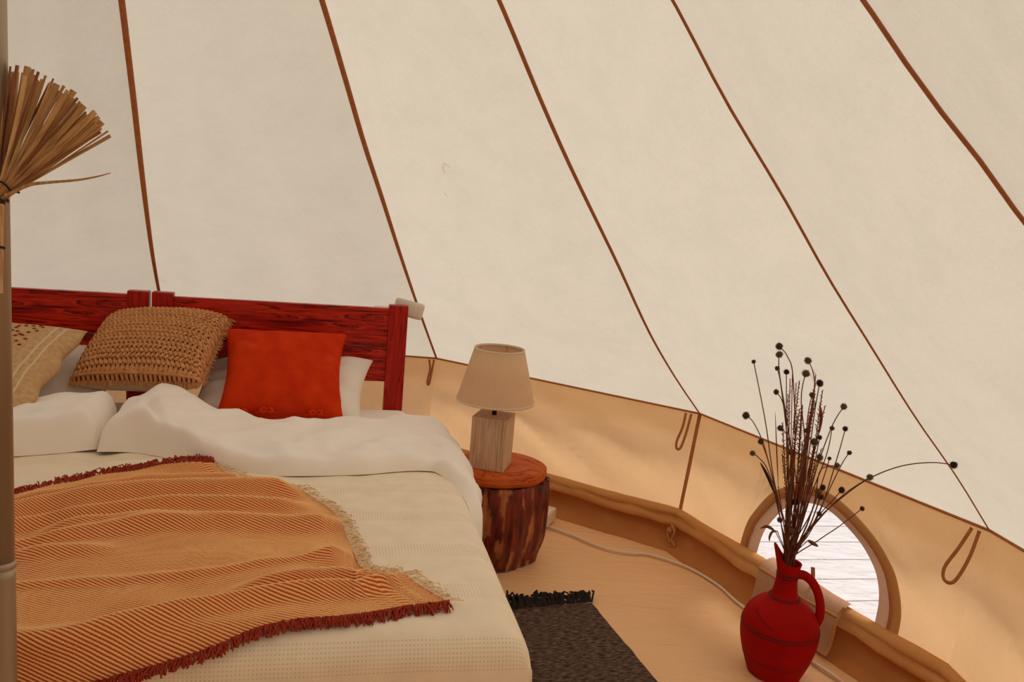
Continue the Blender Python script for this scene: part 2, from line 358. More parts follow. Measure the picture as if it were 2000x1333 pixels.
ceiling = structure('ceiling', 'cream canvas roof of a bell tent with brown seams', (AX.x, AX.y, ZW))
KZ = 40; KW = 16
for i in range(NR):
    j = (i + 1) % NR; V = []; UVs = []
    for a in range(KW + 1):
        wv = a / KW
        for kk in range(KZ + 1):
            k = kk / KZ; z = ZW + (ZT - ZW) * k
            p = rib_pt(i, z).lerp(rib_pt(j, z), wv)
            wid = (rib_pt(i, z) - rib_pt(j, z)).length
            d = AX - p; d.z = -.6 * d.length; d.normalize()
            sag = .018 * math.sin(PI * wv) * math.sin(PI * min(1, k * 1.6)) * (1 if k < .625 else 0)
            wr = .009 * nz(wv * 9 + i * 7, k * 2.2, i) * math.sin(PI * wv) * min(1, k * 8) * (1 - k)
            V.append(p + d * (sag + wr)); UVs.append((wv * wid + i, k * 3.4))
    obj('roof_panel', V, grid_faces(KW + 1, KZ + 1), M['roof'], ceiling, uv=UVs)
for i in range(NR):
    pts = []
    for kk in range(41):
        z = ZW + (ZT - ZW) * kk / 40; p = rib_pt(i, z); d = AX - p; d.z = -.6 * d.length
        pts.append(p + d.normalized() * .004)
    ref = (AX + Vector((0, 0, 1.2)) - rib_pt(i, 1.3))
    wmin = {3: .0045, 4: .006, 2: .0065}.get(i, .0078)
    obj('seam_tape', *sweep(pts, lambda t, w0=wmin: w0 * (.75 + .5 * smooth01(t * 2.5)), 8, .35, ref), M['tape'], ceiling)
for i in range(NR):
    j = (i + 1) % NR
    pts = [EAVE[i].lerp(EAVE[j], k / 16) + (AX - EAVE[i].lerp(EAVE[j], k / 16)).normalized() * .004 for k in range(17)]
    obj('eave_piping', *sweep([Vector((p.x, p.y, ZW)) for p in pts], .0052, 6), M['tape'], ceiling)
# outer valance hanging from the eave
V = []; UVs = []
for i in range(NR):
    for k in range(12):
        p = EAVE[i].lerp(EAVE[(i + 1) % NR], k / 12); d = (p - AX); d.z = 0; d.normalize()
        for q, (o_, z) in enumerate(((.0, ZW + .004), (.035, ZW - .03), (.045, ZW - .07), (.04 + .01 * math.sin(k * 2.1), ZW - .13))):
            V.append(Vector((p.x, p.y, z)) + d * o_); UVs.append((i + k / 12, q * .06))
obj('valance', V, grid_faces(NR * 12, 4, 0, True, False), M['roof'], ceiling, uv=UVs)
# loose threads on the cloth
for pxs, ri in (([(876, 330), (872, 322), (874, 311), (880, 314), (885, 318)], 1), ([(872, 368), (877, 373), (881, 378)], 1), ([(331, 521), (335, 529), (341, 530), (345, 525)], 0)):
    pts = []
    for px, py in pxs:
        d = ray(px, py); a = rib_pt(ri, .6); b_ = rib_pt(ri + 1, .6); e = rib_pt(ri, 1.9); n_ = (b_ - a).cross(e - a); k = (a - CAM).dot(n_) / d.dot(n_); pts.append(CAM + d * (k * .985))
    obj('loose_thread', *sweep(spline(pts, 4), .0012, 5), M['tan_yarn'], ceiling)

# walls
WALLS = {'wall_back': [0], 'wall_right': [1, 2, 3], 'wall_front': [4, 5, 6, 7], 'wall_left': [8, 9, 10, 11, 12]}
ZF = .13
WIN = [(.309, .16), (.311, .20), (.316, .24), (.328, .285), (.364, .373), (.412, .425), (.477, .466), (.549, .476), (.622, .459), (.717, .408), (.787, .341), (.822, .276), (.842, .215), (.850, .16)]
def wall_pt(i, wv, z, disp=True):
    p = EAVE[i % NR].lerp(EAVE[(i + 1) % NR], wv); q = wall_inset(p, z)
    if disp:
        d = (AX - p); d.z = 0; d.normalize(); zz = (ZW - z) / (ZW - ZF)
        f = math.sin(PI * min(1, wv)) ** .5 * math.sin(PI * min(1, zz * .9))
        a = nz(wv * 5.5 - zz * 3.2 + i * 3.3, zz * .5 + i, 2) + .5 * nz(wv * 13 - zz * 7 + i, zz * .6, 5) + .2 * nz(wv * 30 - zz * 14, zz, 7)
        q = q + d * (.036 * a * f)
    return q
wallroots = {}
for nm, idx in WALLS.items():
    root = structure(nm, {'wall_back': 'short tan canvas wall behind the bed', 'wall_right': 'short tan canvas wall with arched window beside the jug', 'wall_front': 'tan canvas wall behind the viewer', 'wall_left': 'tan canvas wall on the far side of the bed'}[nm], (AX.x, AX.y, 0))
    wallroots[nm] = root
    for i in idx:
        ws = [k / 40 for k in range(41)]
        if i == 2:
            ws = sorted(set([round(x, 3) for x in ws if not .30 < x < .86] + [x for x, _ in WIN] + [.30, .86] + [round(.316 + k * .017, 3) for k in range(31)]))
        V = []; UVs = []; rows = 17
        for x in ws:
            z0 = ZF - .03
            if i == 2 and .309 <= x <= .850: z0 = interp(x, WIN)
            for k in range(rows):
                z = z0 + (ZW - z0) * k / (rows - 1)
                V.append(wall_pt(i, x, z)); UVs.append((x * 1.3 + i * 1.7, z))
        obj('wall_panel', V, grid_faces(len(ws), rows), M['wall'], root, uv=UVs)
        if i in (1, 3): continue
        pts = [wall_pt(i, 0, ZF - .02 + (ZW - ZF + .02) * k / 8) for k in range(9)]
        dirn = (AX - EAVE[i]); dirn.z = 0; dirn.normalize()
        obj('wall_seam_tape', *sweep([p + dirn * .003 for p in pts], .0085, 8, .3, dirn), M['tape'], root)
# toggle loops below the eave points
for i, (wx, h, sp_, nm) in {1: (-.01, .125, .014, 'wall_right'), 2: (-.03, .155, .03, 'wall_right'), 3: (-.016, .175, .055, 'wall_right')}.items():
    e = EAVE[i]; d = (AX - e); d.z = 0; d.normalize(); tn = (EAVE[i - 1] - EAVE[i]).normalized()
    c = e + tn * (abs(wx)) + d * .03 + Vector((0, 0, -.004))
    dn = Vector((0, 0, -1)) + d * .20
    pts = spline([c - tn * .004, c + dn * h * .5, c + tn * (sp_ * .35) + dn * h * .95, c + tn * (sp_ * .9) + dn * h, c + tn * sp_ * 1.1 + dn * h * .8, c + tn * sp_ * .7 + dn * h * .4, c + tn * .02], 6)
    obj('toggle_loop', *sweep(pts, .0062, 6, .3, d), M['tape'], wallroots[nm])

# fold of canvas along the wall foot, groundsheet border and floor
def ring_profile(prof, mat, name, label, wav=.0, seg=26):
    V = []; UVs = []
    for i in range(NR):
        for k in range(seg):
            wv = k / seg; p = EAVE[i].lerp(EAVE[(i + 1) % NR], wv); d = (AX - p); d.z = 0; d.normalize()
            s = i + wv
            for q, (ins, z, am) in enumerate(prof):
                dx = 1.25 * am * (1.4 * nz(s * 4.0, q * .35, 3) + 1.0 * nz(s * 11, q * .8, 9) + .5 * nz(s * 26, q * .9, 5)); dz = am * (1.0 * nz(s * 5.5, q * .4, 17) + .5 * nz(s * 15, q * .8, 2))
                V.append(Vector((p.x, p.y, 0)) + d * (ins + dx) + Vector((0, 0, z + dz if z > .004 else z))); UVs.append((s * 1.3, q * .03))
    o = obj(name, V, grid_faces(NR * seg, len(prof), 0, True, False), mat, uv=UVs, base=(AX.x, AX.y, 0)); o['kind'] = 'structure'; o['label'] = label
    return o
ring_profile([(.070, .160, .004), (.082, .166, .006), (.100, .161, .008), (.114, .148, .009), (.112, .138, .009), (.106, .134, .009), (.116, .126, .010), (.124, .112, .010), (.116, .098, .009), (.085, .090, .006), (.055, .095, .004)], M['fold'], 'trim_1', 'rolled orange canvas fold along the foot of the wall')
ring_profile([(.050, .110, .003), (.075, .080, .010), (.095, .050, .012), (.120, .024, .008), (.150, .008, .003), (.178, -.012, .0)], M['border'], 'trim_2', 'brown groundsheet border turned up under the wall')
V = [Vector((AX.x, AX.y, 0))]; F = []
NRAD = 60; seg = 14; tot = NR * seg
for i in range(NR):
    for k in range(seg):
        p = EAVE[i].lerp(EAVE[(i + 1) % NR], k / seg); p = Vector((p.x, p.y, 0)); d = AX - p; L = d.length; e = p + d * (.10 / L)
        for q in range(1, NRAD + 1):
            g = AX.lerp(e, q / NRAD)
            h = 0
            for (x0, y0, x1, y1, am) in ((1.58, 1.66, 1.62, .75, .0025), (1.30, 1.75, 1.72, .95, .002), (1.55, 1.45, 2.1, 1.5, .002)):
                dx, dy = x1 - x0, y1 - y0; ll = math.hypot(dx, dy); dist = ((g.x - x0) * dy - (g.y - y0) * dx) / ll
                h += am * math.exp(-(dist / .012) ** 2)
            V.append(Vector((g.x, g.y, -.004 + h + .0015 * nz(g.x * 6, g.y * 6))))
for i in range(tot):
    a = 1 + i * NRAD; b_ = 1 + ((i + 1) % tot) * NRAD
    F.append((0, a, b_))
    for q in range(NRAD - 1): F.append((a + q, a + q + 1, b_ + q + 1, b_ + q))
o = obj('floor', V, F, M['floor']); o['kind'] = 'structure'; o['label'] = 'tan groundsheet floor with soft creases'

kp = wall_pt(2, 0, .10) + (AX - EAVE[2]).normalized() * .06; kp.z = .085
kx = (EAVE[3] - EAVE[1]).normalized()
obj('knotted_tie', *join(sweep(spline([kp + Z_ * .03, kp + kx * .02, kp - Z_ * .035 + kx * .012, kp - Z_ * .06 + kx * .03], 5), .009, 8, .5), sweep(spline([kp + Z_ * .02 + kx * .01, kp - kx * .012 - Z_ * .01, kp + kx * .008 - Z_ * .05], 5), .010, 8, .5), sweep([kp - kx * .012, kp + kx * .012], .013, 8)), M['fold'], wallroots['wall_right'])
# window with arched frame, vinyl pane and cover flap, in the wall beside the jug
win = structure('window_1', 'arched clear window low in the tan canvas wall', tuple(wall_pt(2, .58, ZF)))
ctr = (.575, .23)
def warc(shrink, out):
    pts = []
    for x, z in WIN:
        xx = x + (ctr[0] - x) * shrink * 1.0; z0 = z + (ctr[1] - z) * shrink * .9 if z > .2 else z
        p = wall_pt(2, xx, z0); d = (AX - p); d.z = 0; d.normalize(); pts.append(p + d * out)
    return spline(pts, 5)
nrm = (AX - wall_pt(2, .58, .3)); nrm.z = 0; nrm.normalize()
obj('frame_binding', *sweep(warc(.0, .004), .016, 8, .3, nrm), M['fold'], win)
obj('frame_stitching', *sweep(warc(.055, .007), .007, 6, .4, nrm), M['tape'], win)
outer = warc(.03, .0); inner = warc(.21, .0)
V = []
for a, b_ in zip(outer, inner):
    for k in range(4): V.append(a.lerp(b_, k / 3) - nrm * .002)
n_ = len(outer); UVs = [(v.x, v.z) for v in V]
obj('frame_hem', V, grid_faces(n_, 4), M['pink_flap'], win, uv=UVs)
arc = warc(.17, -.004); V = []
for k, p in enumerate(arc):
    for q in range(6):
        z = .10 + (p.z - .10) * q / 5; pp = wall_pt(2, ((p - EAVE[2]).dot(EAVE[3] - EAVE[2])) / (EAVE[3] - EAVE[2]).length_squared, z); V.append(pp - nrm * (.006 + .004 * nz(k * .4, q * .6)))
obj('pane', V, grid_faces(len(arc), 6), M['pane'], win)
# cover flap folded down into the tent under the window
V = []; UVs = []; nu = 40; prof = [(.055, .172), (.085, .178), (.115, .172), (.140, .150), (.150, .120), (.154, .09), (.158, .060), (.164, .034), (.178, .018)]
for a in range(nu + 1):
    wv = .42 + (.725 - .42) * a / nu; p = EAVE[2].lerp(EAVE[3], wv); d = (AX - p); d.z = 0; d.normalize()
    for q, (ins, z) in enumerate(prof):
        V.append(Vector((p.x, p.y, z + .012 * nz(wv * 9, q * .5))) + d * (ins + .012 * nz(wv * 7, q * .4, 4) + .03 * (wv - .5))); UVs.append((wv, q * .03))
fl = obj('cover_flap', V, grid_faces(nu + 1, len(prof)), M['pink_flap'], win, uv=UVs)
n_ = len(prof)
obj('flap_binding', *sweep([V[nu * n_ + q] + Vector((0, 0, .002)) for q in range(2, n_)], .007, 6, .5, nrm), M['fold'], fl)
obj('flap_hem', *sweep([V[a * n_ + 3] + nrm * .003 for a in range(nu + 1)], .005, 6, .5, nrm), M['fold'], fl)
p = V[24 * n_ + 1]
obj('tie_tab', *sweep(spline([p + nrm * .02 + Vector((0, 0, -.01)), p + nrm * .022 + Vector((0, 0, .03)), p + nrm * .01 + Vector((-.012, .0, .062))], 5), .009, 6, .25, nrm), M['tape'], win)

# deck outside
deck = structure('deck_ground', 'pale wooden deck boards outside the window', (3, 1.5, -.03))
pa = math.radians(12); PX = Vector((math.cos(pa), math.sin(pa), 0)); PY = Vector((-math.sin(pa), math.cos(pa), 0))
v0, f0 = box(0, 0, 0, 6.4, .183, .03, PX, PY, Vector((0, 0, 1)), .004)
pl = None
for k in range(-14, 22):
    c = Vector((2.6, 1.874, -.047)) + PY * (k * .19) + PX * (1.2 + .15 * math.sin(k * 2.3))
    if pl is None:
        pl = obj('plank', [v + deck.location for v in v0], f0, M['plank'], deck, smooth=False); q = pl
    else:
        q = pl.copy(); C.objects.link(q)
    q.parent = deck; q.location = c - deck.location
gv = [(-14, -14, -.12), (14, -14, -.12), (14, 14, -.12), (-14, 14, -.12)]
o = obj('ground', gv, [(0, 1, 2, 3)], simple('pale_ground', (.42, .38, .33), (.36, .33, .28), 3, .9, .2), smooth=False); o['kind'] = 'structure'; o['label'] = 'pale ground around the tent'

# ------------------------------------------------------------------ pole and straw broom
PO = Vector((.121, -.193, 0))
t = thing('tent_pole', 'grey metal centre pole of the tent at the foot of the bed', 'pole', PO)
obj('lower_tube', *lathe([(.0, 0), (.021, 0), (.021, .02), (.0205, .68), (.0205, .70), (.0, .70)], PO, 28), M['metal'], t)
obj('joint_collar', *lathe([(.0195, .696), (.0218, .698), (.0224, .703), (.0218, .708), (.0195, .710)], PO, 28), M['metal'], t)
obj('upper_tube', *lathe([(.0, .70), (.0195, .70), (.0195, 3.10), (.0, 3.10)], PO, 28), M['metal'], t)
obj('foot_plate', *lathe([(.0, .0), (.05, .0), (.05, .006), (.024, .010), (.022, .03), (.0, .03)], PO, 28), M['metal'], t)

hub = at_d(-6, 394, 1.37); UPV = -RY; RTV = RX
t = thing('straw_broom', 'fan-shaped straw hand broom tied to the tent pole', 'broom', hub)
strawmesh = []
for v_ in range(5):
    L = .218; pts = []
    cu = (random.random() - .5) * .03; cv = (random.random() - .5) * .02
    for k in range(9):
        s = k / 8; pts.append(Vector((cu * s * s, cv * s, L * s)))
    wdt = [.0016, .0022, .003, .0036, .005][v_]
    VV, FF = sweep(pts, lambda t_, w_=wdt: w_ * (.6 + .55 * t_), 6, .35, (0, 1, 0))
    me = bpy.data.meshes.new('straw'); me.from_pydata([tuple(x) for x in VV], [], FF); me.update(); me.materials.append(M['straw'] if v_ not in (1, 3) else M['straw_dark' if v_ == 1 else 'straw_pale']); strawmesh.append(me)
for k in range(170):
    u = (k + .5) / 170; ang = math.radians(-58 + 118 * u + random.uniform(-2.5, 2.5))
    if 34 < math.degrees(ang) < 36 : continue
    o = bpy.data.objects.new('straw', random.choice(strawmesh)); C.objects.link(o); o.parent = t
    z = (UPV * math.cos(ang) + RTV * math.sin(ang)); z = (z + RZ * random.uniform(-.10, .10)).normalized()
    y = (RZ - z * RZ.dot(z)).normalized(); y = (Matrix.Rotation(random.uniform(-.9, .9), 3, z) @ y); x = y.cross(z)
    mm = Matrix((x, y, z)).transposed().to_4x4(); sc_ = random.uniform(.96, 1.03) * (1.0 - .10 * max(0, math.sin(ang)) * .3)
    o.matrix_local = Matrix.Translation(z * .0 + RZ * random.uniform(-.008, .008)) @ mm @ Matrix.Diagonal((1, 1, sc_, 1))
dr = [at_d(x, y, 1.36) for x, y in ((10, 382), (55, 362), (90, 357), (150, 352), (190, 345), (216, 338))]
obj('stray_straw', *sweep(spline(dr, 5), lambda s: .0035 * (1.15 - .95 * s), 6, .4, RZ), M['straw'], t)
for rr, am in ((.033, 60), (.011, 80)):
    ring = [hub + (UPV * math.cos(a) + RTV * math.sin(a)) * rr - RZ * (.013) for a in [math.radians(-am + 2 * am * k / 16) for k in range(17)]]
    ring += [p + RZ * .026 for p in ring[::-1]]; ring.append(ring[0])
    obj('binding_thread', *sweep(ring, .0016, 6), M['dark_thread'], t)
obj('handle', *sweep([hub + RY * s for s in (-.015, .03, .09, .15)], lambda s: .0105 - .002 * s, 12), M['straw'], t)
for s in (.002, .075):
    obj('binding_thread', *lathe([(.0112, -.002), (.0125, 0), (.0112, .002)], hub + RY * s, 16, fn=lambda p, a, r, z: RX * p.x + RZ * p.y + UPV * p.z), M['dark_thread'], t)

# ------------------------------------------------------------------ beds
th = math.radians(13); U = Vector((math.cos(th), math.sin(th), 0)); Vv = Vector((math.sin(th), -math.cos(th), 0)); Z = Vector((0, 0, 1)); BO = Vector((.48, 2.075, 0))
def B(s, t, z=0): return BO + U * s + Vv * t + Z * z
def bbox(s0, s1, t0, t1, z0, z1, bev=.004):
    c = B((s0 + s1) / 2, (t0 + t1) / 2, (z0 + z1) / 2); return box(c.x, c.y, c.z, s1 - s0, t1 - t0, z1 - z0, U, -Vv, Z, bev)
def make_bed(s0, s1, label):
    t = thing('single_bed', label, 'bed', B((s0 + s1) / 2, 1, 0))
    for s in (s0 + .042, s1 - .042):
        obj('post', *bbox(s - .042, s + .042, -.024, .024, 0, .918, .005), M['red_wood_z'], t, smooth=False)
    obj('headboard_plank', *bbox(s0 + .078, s1 - .078, -.016, .014, .735, .902, .004), M['red_wood_x'], t, smooth=False)
    obj('headboard_plank', *bbox(s0 + .078, s1 - .078, -.014, .008, .572, .733, .004), M['red_wood_x'], t, smooth=False)
    for s in (s0 + .02, s1 - .02): obj('side_rail', *bbox(s - .014, s + .014, .026, 1.98, .18, .31), M['red_wood_x'], t, smooth=False)
    obj('foot_rail', *bbox(s0 + .04, s1 - .04, 1.95, 1.98, .18, .31), M['red_wood_x'], t, smooth=False)
    for s in (s0 + .03, s1 - .03): obj('leg', *bbox(s - .03, s + .03, 1.92, 1.98, 0, .18), M['red_wood_z'], t, smooth=False)
    for k in range(9): obj('slat', *bbox(s0 + .036, s1 - .036, .1 + k * .21, .17 + k * .21, .235, .253), M['red_wood_x'], t, smooth=False)
    return t
make_bed(-1.012, .042, 'red-stained wooden single bed beside the stump table')
make_bed(-2.078, -1.022, 'red-stained wooden single bed behind the tent pole')
def mattress(s0, s1, label):
    V = []; F = []
    bm = bmesh.new(); bmesh.ops.create_cube(bm, size=1)
    for v in bm.verts: v.co = Vector((v.co.x * (s1 - s0), v.co.y * 1.95, v.co.z * .205))
    bmesh.ops.bevel(bm, geom=list(bm.edges), offset=.05, segments=5, affect='EDGES', profile=.5)
    c = B((s0 + s1) / 2, 1.005, .357); bm.verts.ensure_lookup_table()
    V = [c + U * v.co.x - Vv * v.co.y + Z * v.co.z for v in bm.verts]; F = [tuple(v.index for v in f.verts) for f in bm.faces]; bm.free()
    tag(obj('mattress', V, F, M['white_cloth'], base=c - Z * .1), label, 'mattress')
mattress(-1.0, .07, 'mattress in a white fitted sheet under the rust cushion end')
mattress(-2.1, -1.035, 'mattress in a white fitted sheet under the striped cushion end')

# edge bend: flat, quarter round, then straight down
def bend(x, edge, rad):
    fl = edge - rad
    if x <= fl: return x, 0, 0
    arc = rad * PI / 2
    if x <= fl + arc:
        a = (x - fl) / rad; return fl + rad * math.sin(a), rad * (1 - math.cos(a)), a
    return edge, rad + (x - fl - arc), PI / 2
ZC = .482; SE = .163; TE = 2.035; RB = .075
def spread_top(s, t):
    h = .010 * nz(s * 2.4, t * 2.0, 1) + .005 * nz(s * 6 + t * 2, t * 5, 4) + .0025 * nz(s * 14, t * 11, 6)
    h -= .012 * math.exp(-((s + 1.017) / .05) ** 2)
    # soft trough and ridge beside the turned-down duvet
    h += .022 * math.exp(-((t - .93 - .12 * (s + 1.0)) / .05) ** 2) * math.exp(-((s + .82) / .22) ** 2)
    return h
V = []; UVs = []; F = []
ss = [-2.33 + k * .02 for k in range(int(2.33 / .02))] + [SE - RB - .08 + k * .0145 for k in range(12)] + [SE - RB - .08 + 12 * .0145 + k * .035 for k in range(11)]
ss = sorted(set(round(x, 4) for x in ss)); tt = [.70 + k * .02 for k in range(62)] + [1.94 + k * .016 for k in range(12)] + [2.132 + k * .035 for k in range(10)]
nS = len(ss); nT = len(tt); info = []
for x in ss:
    s, d1, a1 = bend(x, SE, RB)
    if x < -2.1: s = -2.1 - .0 ; d1 = (-2.1 - x) * 1.0; a1 = 1.2
    for y in tt:
        t, d2, a2 = bend(y, TE, RB)
        dd = math.hypot(d1, d2) if max(d1, d2) < RB else max(d1, d2)
        fold1 = .012 * math.sin(y * 9 + nz(y * 2, 3) * 4) * smooth01((d1 - .03) / .25)
        fold2 = .012 * math.sin(x * 11 + nz(x * 2, 7) * 4) * smooth01((d2 - .03) / .25)
        p = B(s + (fold1 + .02 * smooth01((d1 - .05) / .3)) * (1 if x > 0 else 0), t + fold2, max(.03, ZC + spread_top(s, t) * (1 if dd < .02 else 0.3) - dd))
        V.append(p); UVs.append((x, y)); info.append((d1 > RB * 1.01, d2 > RB * 1.01))
for a in range(nS - 1):
    for q in range(nT - 1):
        i = a * nT + q; ids = (i, i + nT, i + nT + 1, i + 1)
        if all(info[k][0] and info[k][1] for k in ids): continue
        F.append(ids)
o = obj('bedspread', V, F, M['spread'], uv=UVs, base=B(-1, 1, ZC)); tag(o, 'beige woven bedspread covering both beds', 'bedspread')
sm = o.modifiers.new('thick', 'SOLIDIFY'); sm.thickness = .006; sm.offset = 1

# turned-down duvets
def lip(k, e): return math.sqrt(max(0, 1 - (1 - min(1, k / e)) ** 2)) if e > 0 else 1
def make_duvet(name, label, s0, s1, lowt, upt, thk, lefte, righte, bumpf, side=False, seed=0):
    V = []; UVs = []; nrow = 46
    ext = (SE - RB) + RB * PI / 2 + .19 if side else s1
    cols = int((ext - s0) / .0135)
    for a in range(cols + 1):
        x = s0 + (ext - s0) * a / cols
        s, d1, an = bend(x, SE, RB) if side else (x, 0, 0)
        tl = sinterp(x, lowt); tu = sinterp(x, upt); T = sinterp(x, thk)
        le = lip((x - s0) / (ext - s0), lefte); re = lip((ext - x) / (ext - s0), righte)
        for q in range(nrow + 1):
            k = q / nrow
            k2 = .5 - .5 * math.cos(PI * k)
            h = T * lip(k2, .06) * lip(1 - k2, .16) * le * re
            h *= 1 + .0
            tpos = tl + (tu - tl) * k2
            wr = bumpf(x, tpos, k2) * lip(k2, .2) * lip(1 - k2, .2) * le * re
            hh = .001 + h + wr
            p = B(s, tpos, ZC - d1) + (Z * math.cos(an) + U * math.sin(an)) * hh
            V.append(p); UVs.append((x, tpos))
    o = obj(name, V, grid_faces(cols + 1, nrow + 1), M['white_cloth'], uv=UVs, base=B((s0 + s1) / 2, .7, ZC)); tag(o, label, 'duvet'); return o
def bmpR(x, t, k):
    n1 = nz(x * 4.5 + t * 3, t * 5 - x * 2, 1); n2 = nz(x * 9 - t * 4, t * 8 + x * 3, 12)
    h = .034 * (.5 - abs(n1)) + .020 * (.4 - abs(n2)) + .006 * nz(x * 16, t * 12, 2)
    h += .020 * math.exp(-((t - (.62 - .9 * (x + .7))) / .035) ** 2) * smooth01((x + .98) / .15) * smooth01((-.35 - x) / .2)   # long diagonal crease
    h -= .028 * math.exp(-((x + .86 - .35 * (t - .75)) / .018) ** 2) * smooth01((t - .58) / .08)   # sharp tuck near the left end
    h += .010 * math.exp(-((t - (.90 - .12 * (x + .3))) / .03) ** 2) * smooth01((x + .6) / .2)
    h -= .012 * math.exp(-((x - .075 + .08 * (t - .8)) / .02) ** 2) * smooth01((t - .7) / .1)
    return h
make_duvet('duvet', 'white duvet turned down below the rust cushion', -1.03, SE,
    [(-1.03, .80), (-.93, .80), (-.85, .83), (-.75, .89), (-.64, .975), (-.5, 1.01), (-.41, 1.02), (-.19, 1.0), (.064, .955), (.12, 1.07), (.20, 1.20), (.32, 1.25)],
    [(-1.03, .54), (-.98, .44), (-.92, .38), (-.85, .37), (-.75, .42), (-.67, .46), (-.55, .50), (-.43, .50), (-.19, .45), (.035, .36), (.12, .38), (.20, .50), (.32, .70)],
    [(-1.03, .08), (-.97, .10), (-.91, .128), (-.84, .125), (-.76, .095), (-.67, .07), (-.5, .055), (-.2, .048), (.05, .042), (.2, .04), (.32, .03)], .04, .12, bmpR, True)
def bmpL(x, t, k): return 0.030 * (.4 - abs(nz(x * 4 + 5, t * 6, 8))) + .018 * (.4 - abs(nz(x * 9 + t * 5, t * 9, 3))) + .005 * nz(x * 12, t * 10, 5) + .012 * math.exp(-((t - .72 - .3 * (x + 1.2)) / .03) ** 2)
make_duvet('duvet', 'white duvet turned down below the striped cushion', -2.2, -1.035,
    [(-2.2, 1.0), (-1.6, .93), (-1.27, .865), (-1.13, .82), (-1.02, .765)],
    [(-2.2, .5), (-1.5, .52), (-1.3, .50), (-1.17, .44), (-1.08, .40), (-1.02, .46)],
    [(-2.2, .08), (-1.5, .09), (-1.3, .10), (-1.15, .115), (-1.06, .115), (-1.02, .09)], .03, .05, bmpL, False)

# ------------------------------------------------------------------ cushions and pillows
def cushion(c, X, Y, wd, ht, tk, nu=44, nv=44, pinch=.07, power=.5, wrin=.006, seed=0, disp=None, corner=.0, scal=0):
    """pillow mesh; returns verts, faces, uvs, point function"""
    X = X.normalized(); Y = (Y - X * Y.dot(X)).normalized(); Nn = X.cross(Y)
    def pt(u, v, side):
        e1 = 1 - pinch * (1 - v * v) * abs(u) ** 2; e2 = 1 - pinch * (1 - u * u) * abs(v) ** 2
        x = wd / 2 * u * e1; y = ht / 2 * v * e2
        f = (max(0, 1 - abs(u) ** 2.2) ** power) * (max(0, 1 - abs(v) ** 2.2) ** power)
        edge = min(1 - abs(u), 1 - abs(v))
        if scal: x += scal * math.sin(v * 9.5 + .8) * abs(u) ** 6 * (1 - v * v) * (1 if u > 0 else -1)
        r = math.hypot(u, v); ang = math.atan2(v, u)
        wr = wrin * smooth01(edge * 5) * (1.2 * nz(math.cos(ang) * 4 + seed, math.sin(ang) * 4, r * 1.3) * smooth01(r * 1.2) + .6 * nz(u * 3 + seed, v * 3, seed))
        z = (tk / 2 * f + wr) * side
        if disp and side > 0: z += disp(x, y, u, v) * smooth01(edge * 12)
        return c + X * x + Y * y + Nn * z
    V = []; UVs = []; F = []; idx = {}
    for side in (1, -1):
        for i in range(nu + 1):
            for j in range(nv + 1):
                u = -1 + 2 * i / nu; v = -1 + 2 * j / nv; b_ = i in (0, nu) or j in (0, nv)
                u_, v_ = math.sin(u * PI / 2) * .35 + u * .65, math.sin(v * PI / 2) * .35 + v * .65
                if b_ and side < 0: idx[(side, i, j)] = idx[(1, i, j)]; continue
                idx[(side, i, j)] = len(V); V.append(pt(u_, v_, side)); UVs.append((u_ * wd / 2, v_ * ht / 2))
        for i in range(nu):
            for j in range(nv):
                q = (idx[(side, i, j)], idx[(side, i + 1, j)], idx[(side, i + 1, j + 1)], idx[(side, i, j + 1)])
                F.append(q if side > 0 else q[::-1])
    return V, F, UVs, pt, Nn
def frame(yaw, tilt, roll=0):
    """X along the headboard turned by yaw, Y rising towards the head by tilt (degrees)"""
    a = math.radians(yaw); X = U * math.cos(a) - Vv * math.sin(a) * -1 * -1; X = (U * math.cos(a) + Vv * math.sin(a)); H = (-Vv * math.cos(a) + U * math.sin(a))
    b_ = math.radians(tilt); Y = H * math.cos(b_) + Z * math.sin(b_); Nn = X.cross(Y)
    r = math.radians(roll); X2 = X * math.cos(r) + Nn * math.sin(r)
    return X2, Y
def pillow(label, s, t, z, wd, ht, tk, yaw, tilt, roll=0, seed=0):
    X, Y = frame(yaw, tilt, roll); c = B(s, t, z)
    V, F, UVs, pt, Nn = cushion(c, X, Y, wd, ht, tk, 48, 36, .10, .42, .014, seed)
    tag(obj('pillow', V, F, M['pillow_cloth'], uv=UVs, base=c - Z * .1), label, 'pillow')
pillow('white pillow behind the rust cushion', -.475, .19, .545, .72, .46, .20, 6, 27, 4, 3)
pillow('white pillow behind the striped cushion', -1.475, .19, .555, .74, .46, .19, 0, 30, 0, 8)

# rust cushion with tied bows
X, Y = frame(-1, 41); c = B(-.465, .25, .640)
t = thing('cushion', 'plain rust orange cushion with tied bows along its lower edge', 'cushion', c - Z * .15)
V, F, UVs, pt, Nn = cushion(c, X, Y, .50, .455, .215, 60, 60, .12, .44, .012, 21)
cv = obj('cover', V, F, M['rust'], t, uv=UVs)
for u in (-.60, -.22, .52):
    p0 = pt(u, -.985, 1) + Nn * .006
    parts = []
    p0 = p0 + Nn * .006
    for sg in (-1, 1):
        l = [p0, p0 + X * (.010 * sg) + Nn * .012 + Y * .006, p0 + X * (.022 * sg) + Nn * .012 - Y * .002, p0 + X * (.016 * sg) + Nn * .006 - Y * .010, p0]
        parts.append(sweep(spline(l, 4), .0085, 8, .8))
        parts.append(sweep(spline([p0, p0 + X * (.02 * sg) + Nn * .012 - Y * .012, p0 + X * (.04 * sg) + Nn * .006 - Y * .014], 4), .004, 6, .6))
    parts.append(sweep([p0 - X * .006 + Nn * .004, p0 + Nn * .008, p0 + X * .006 + Nn * .004], .007, 8))
    obj('tie_bow', *join(*parts), M['rust'], t)
p0 = pt(.97, -.97, 1)
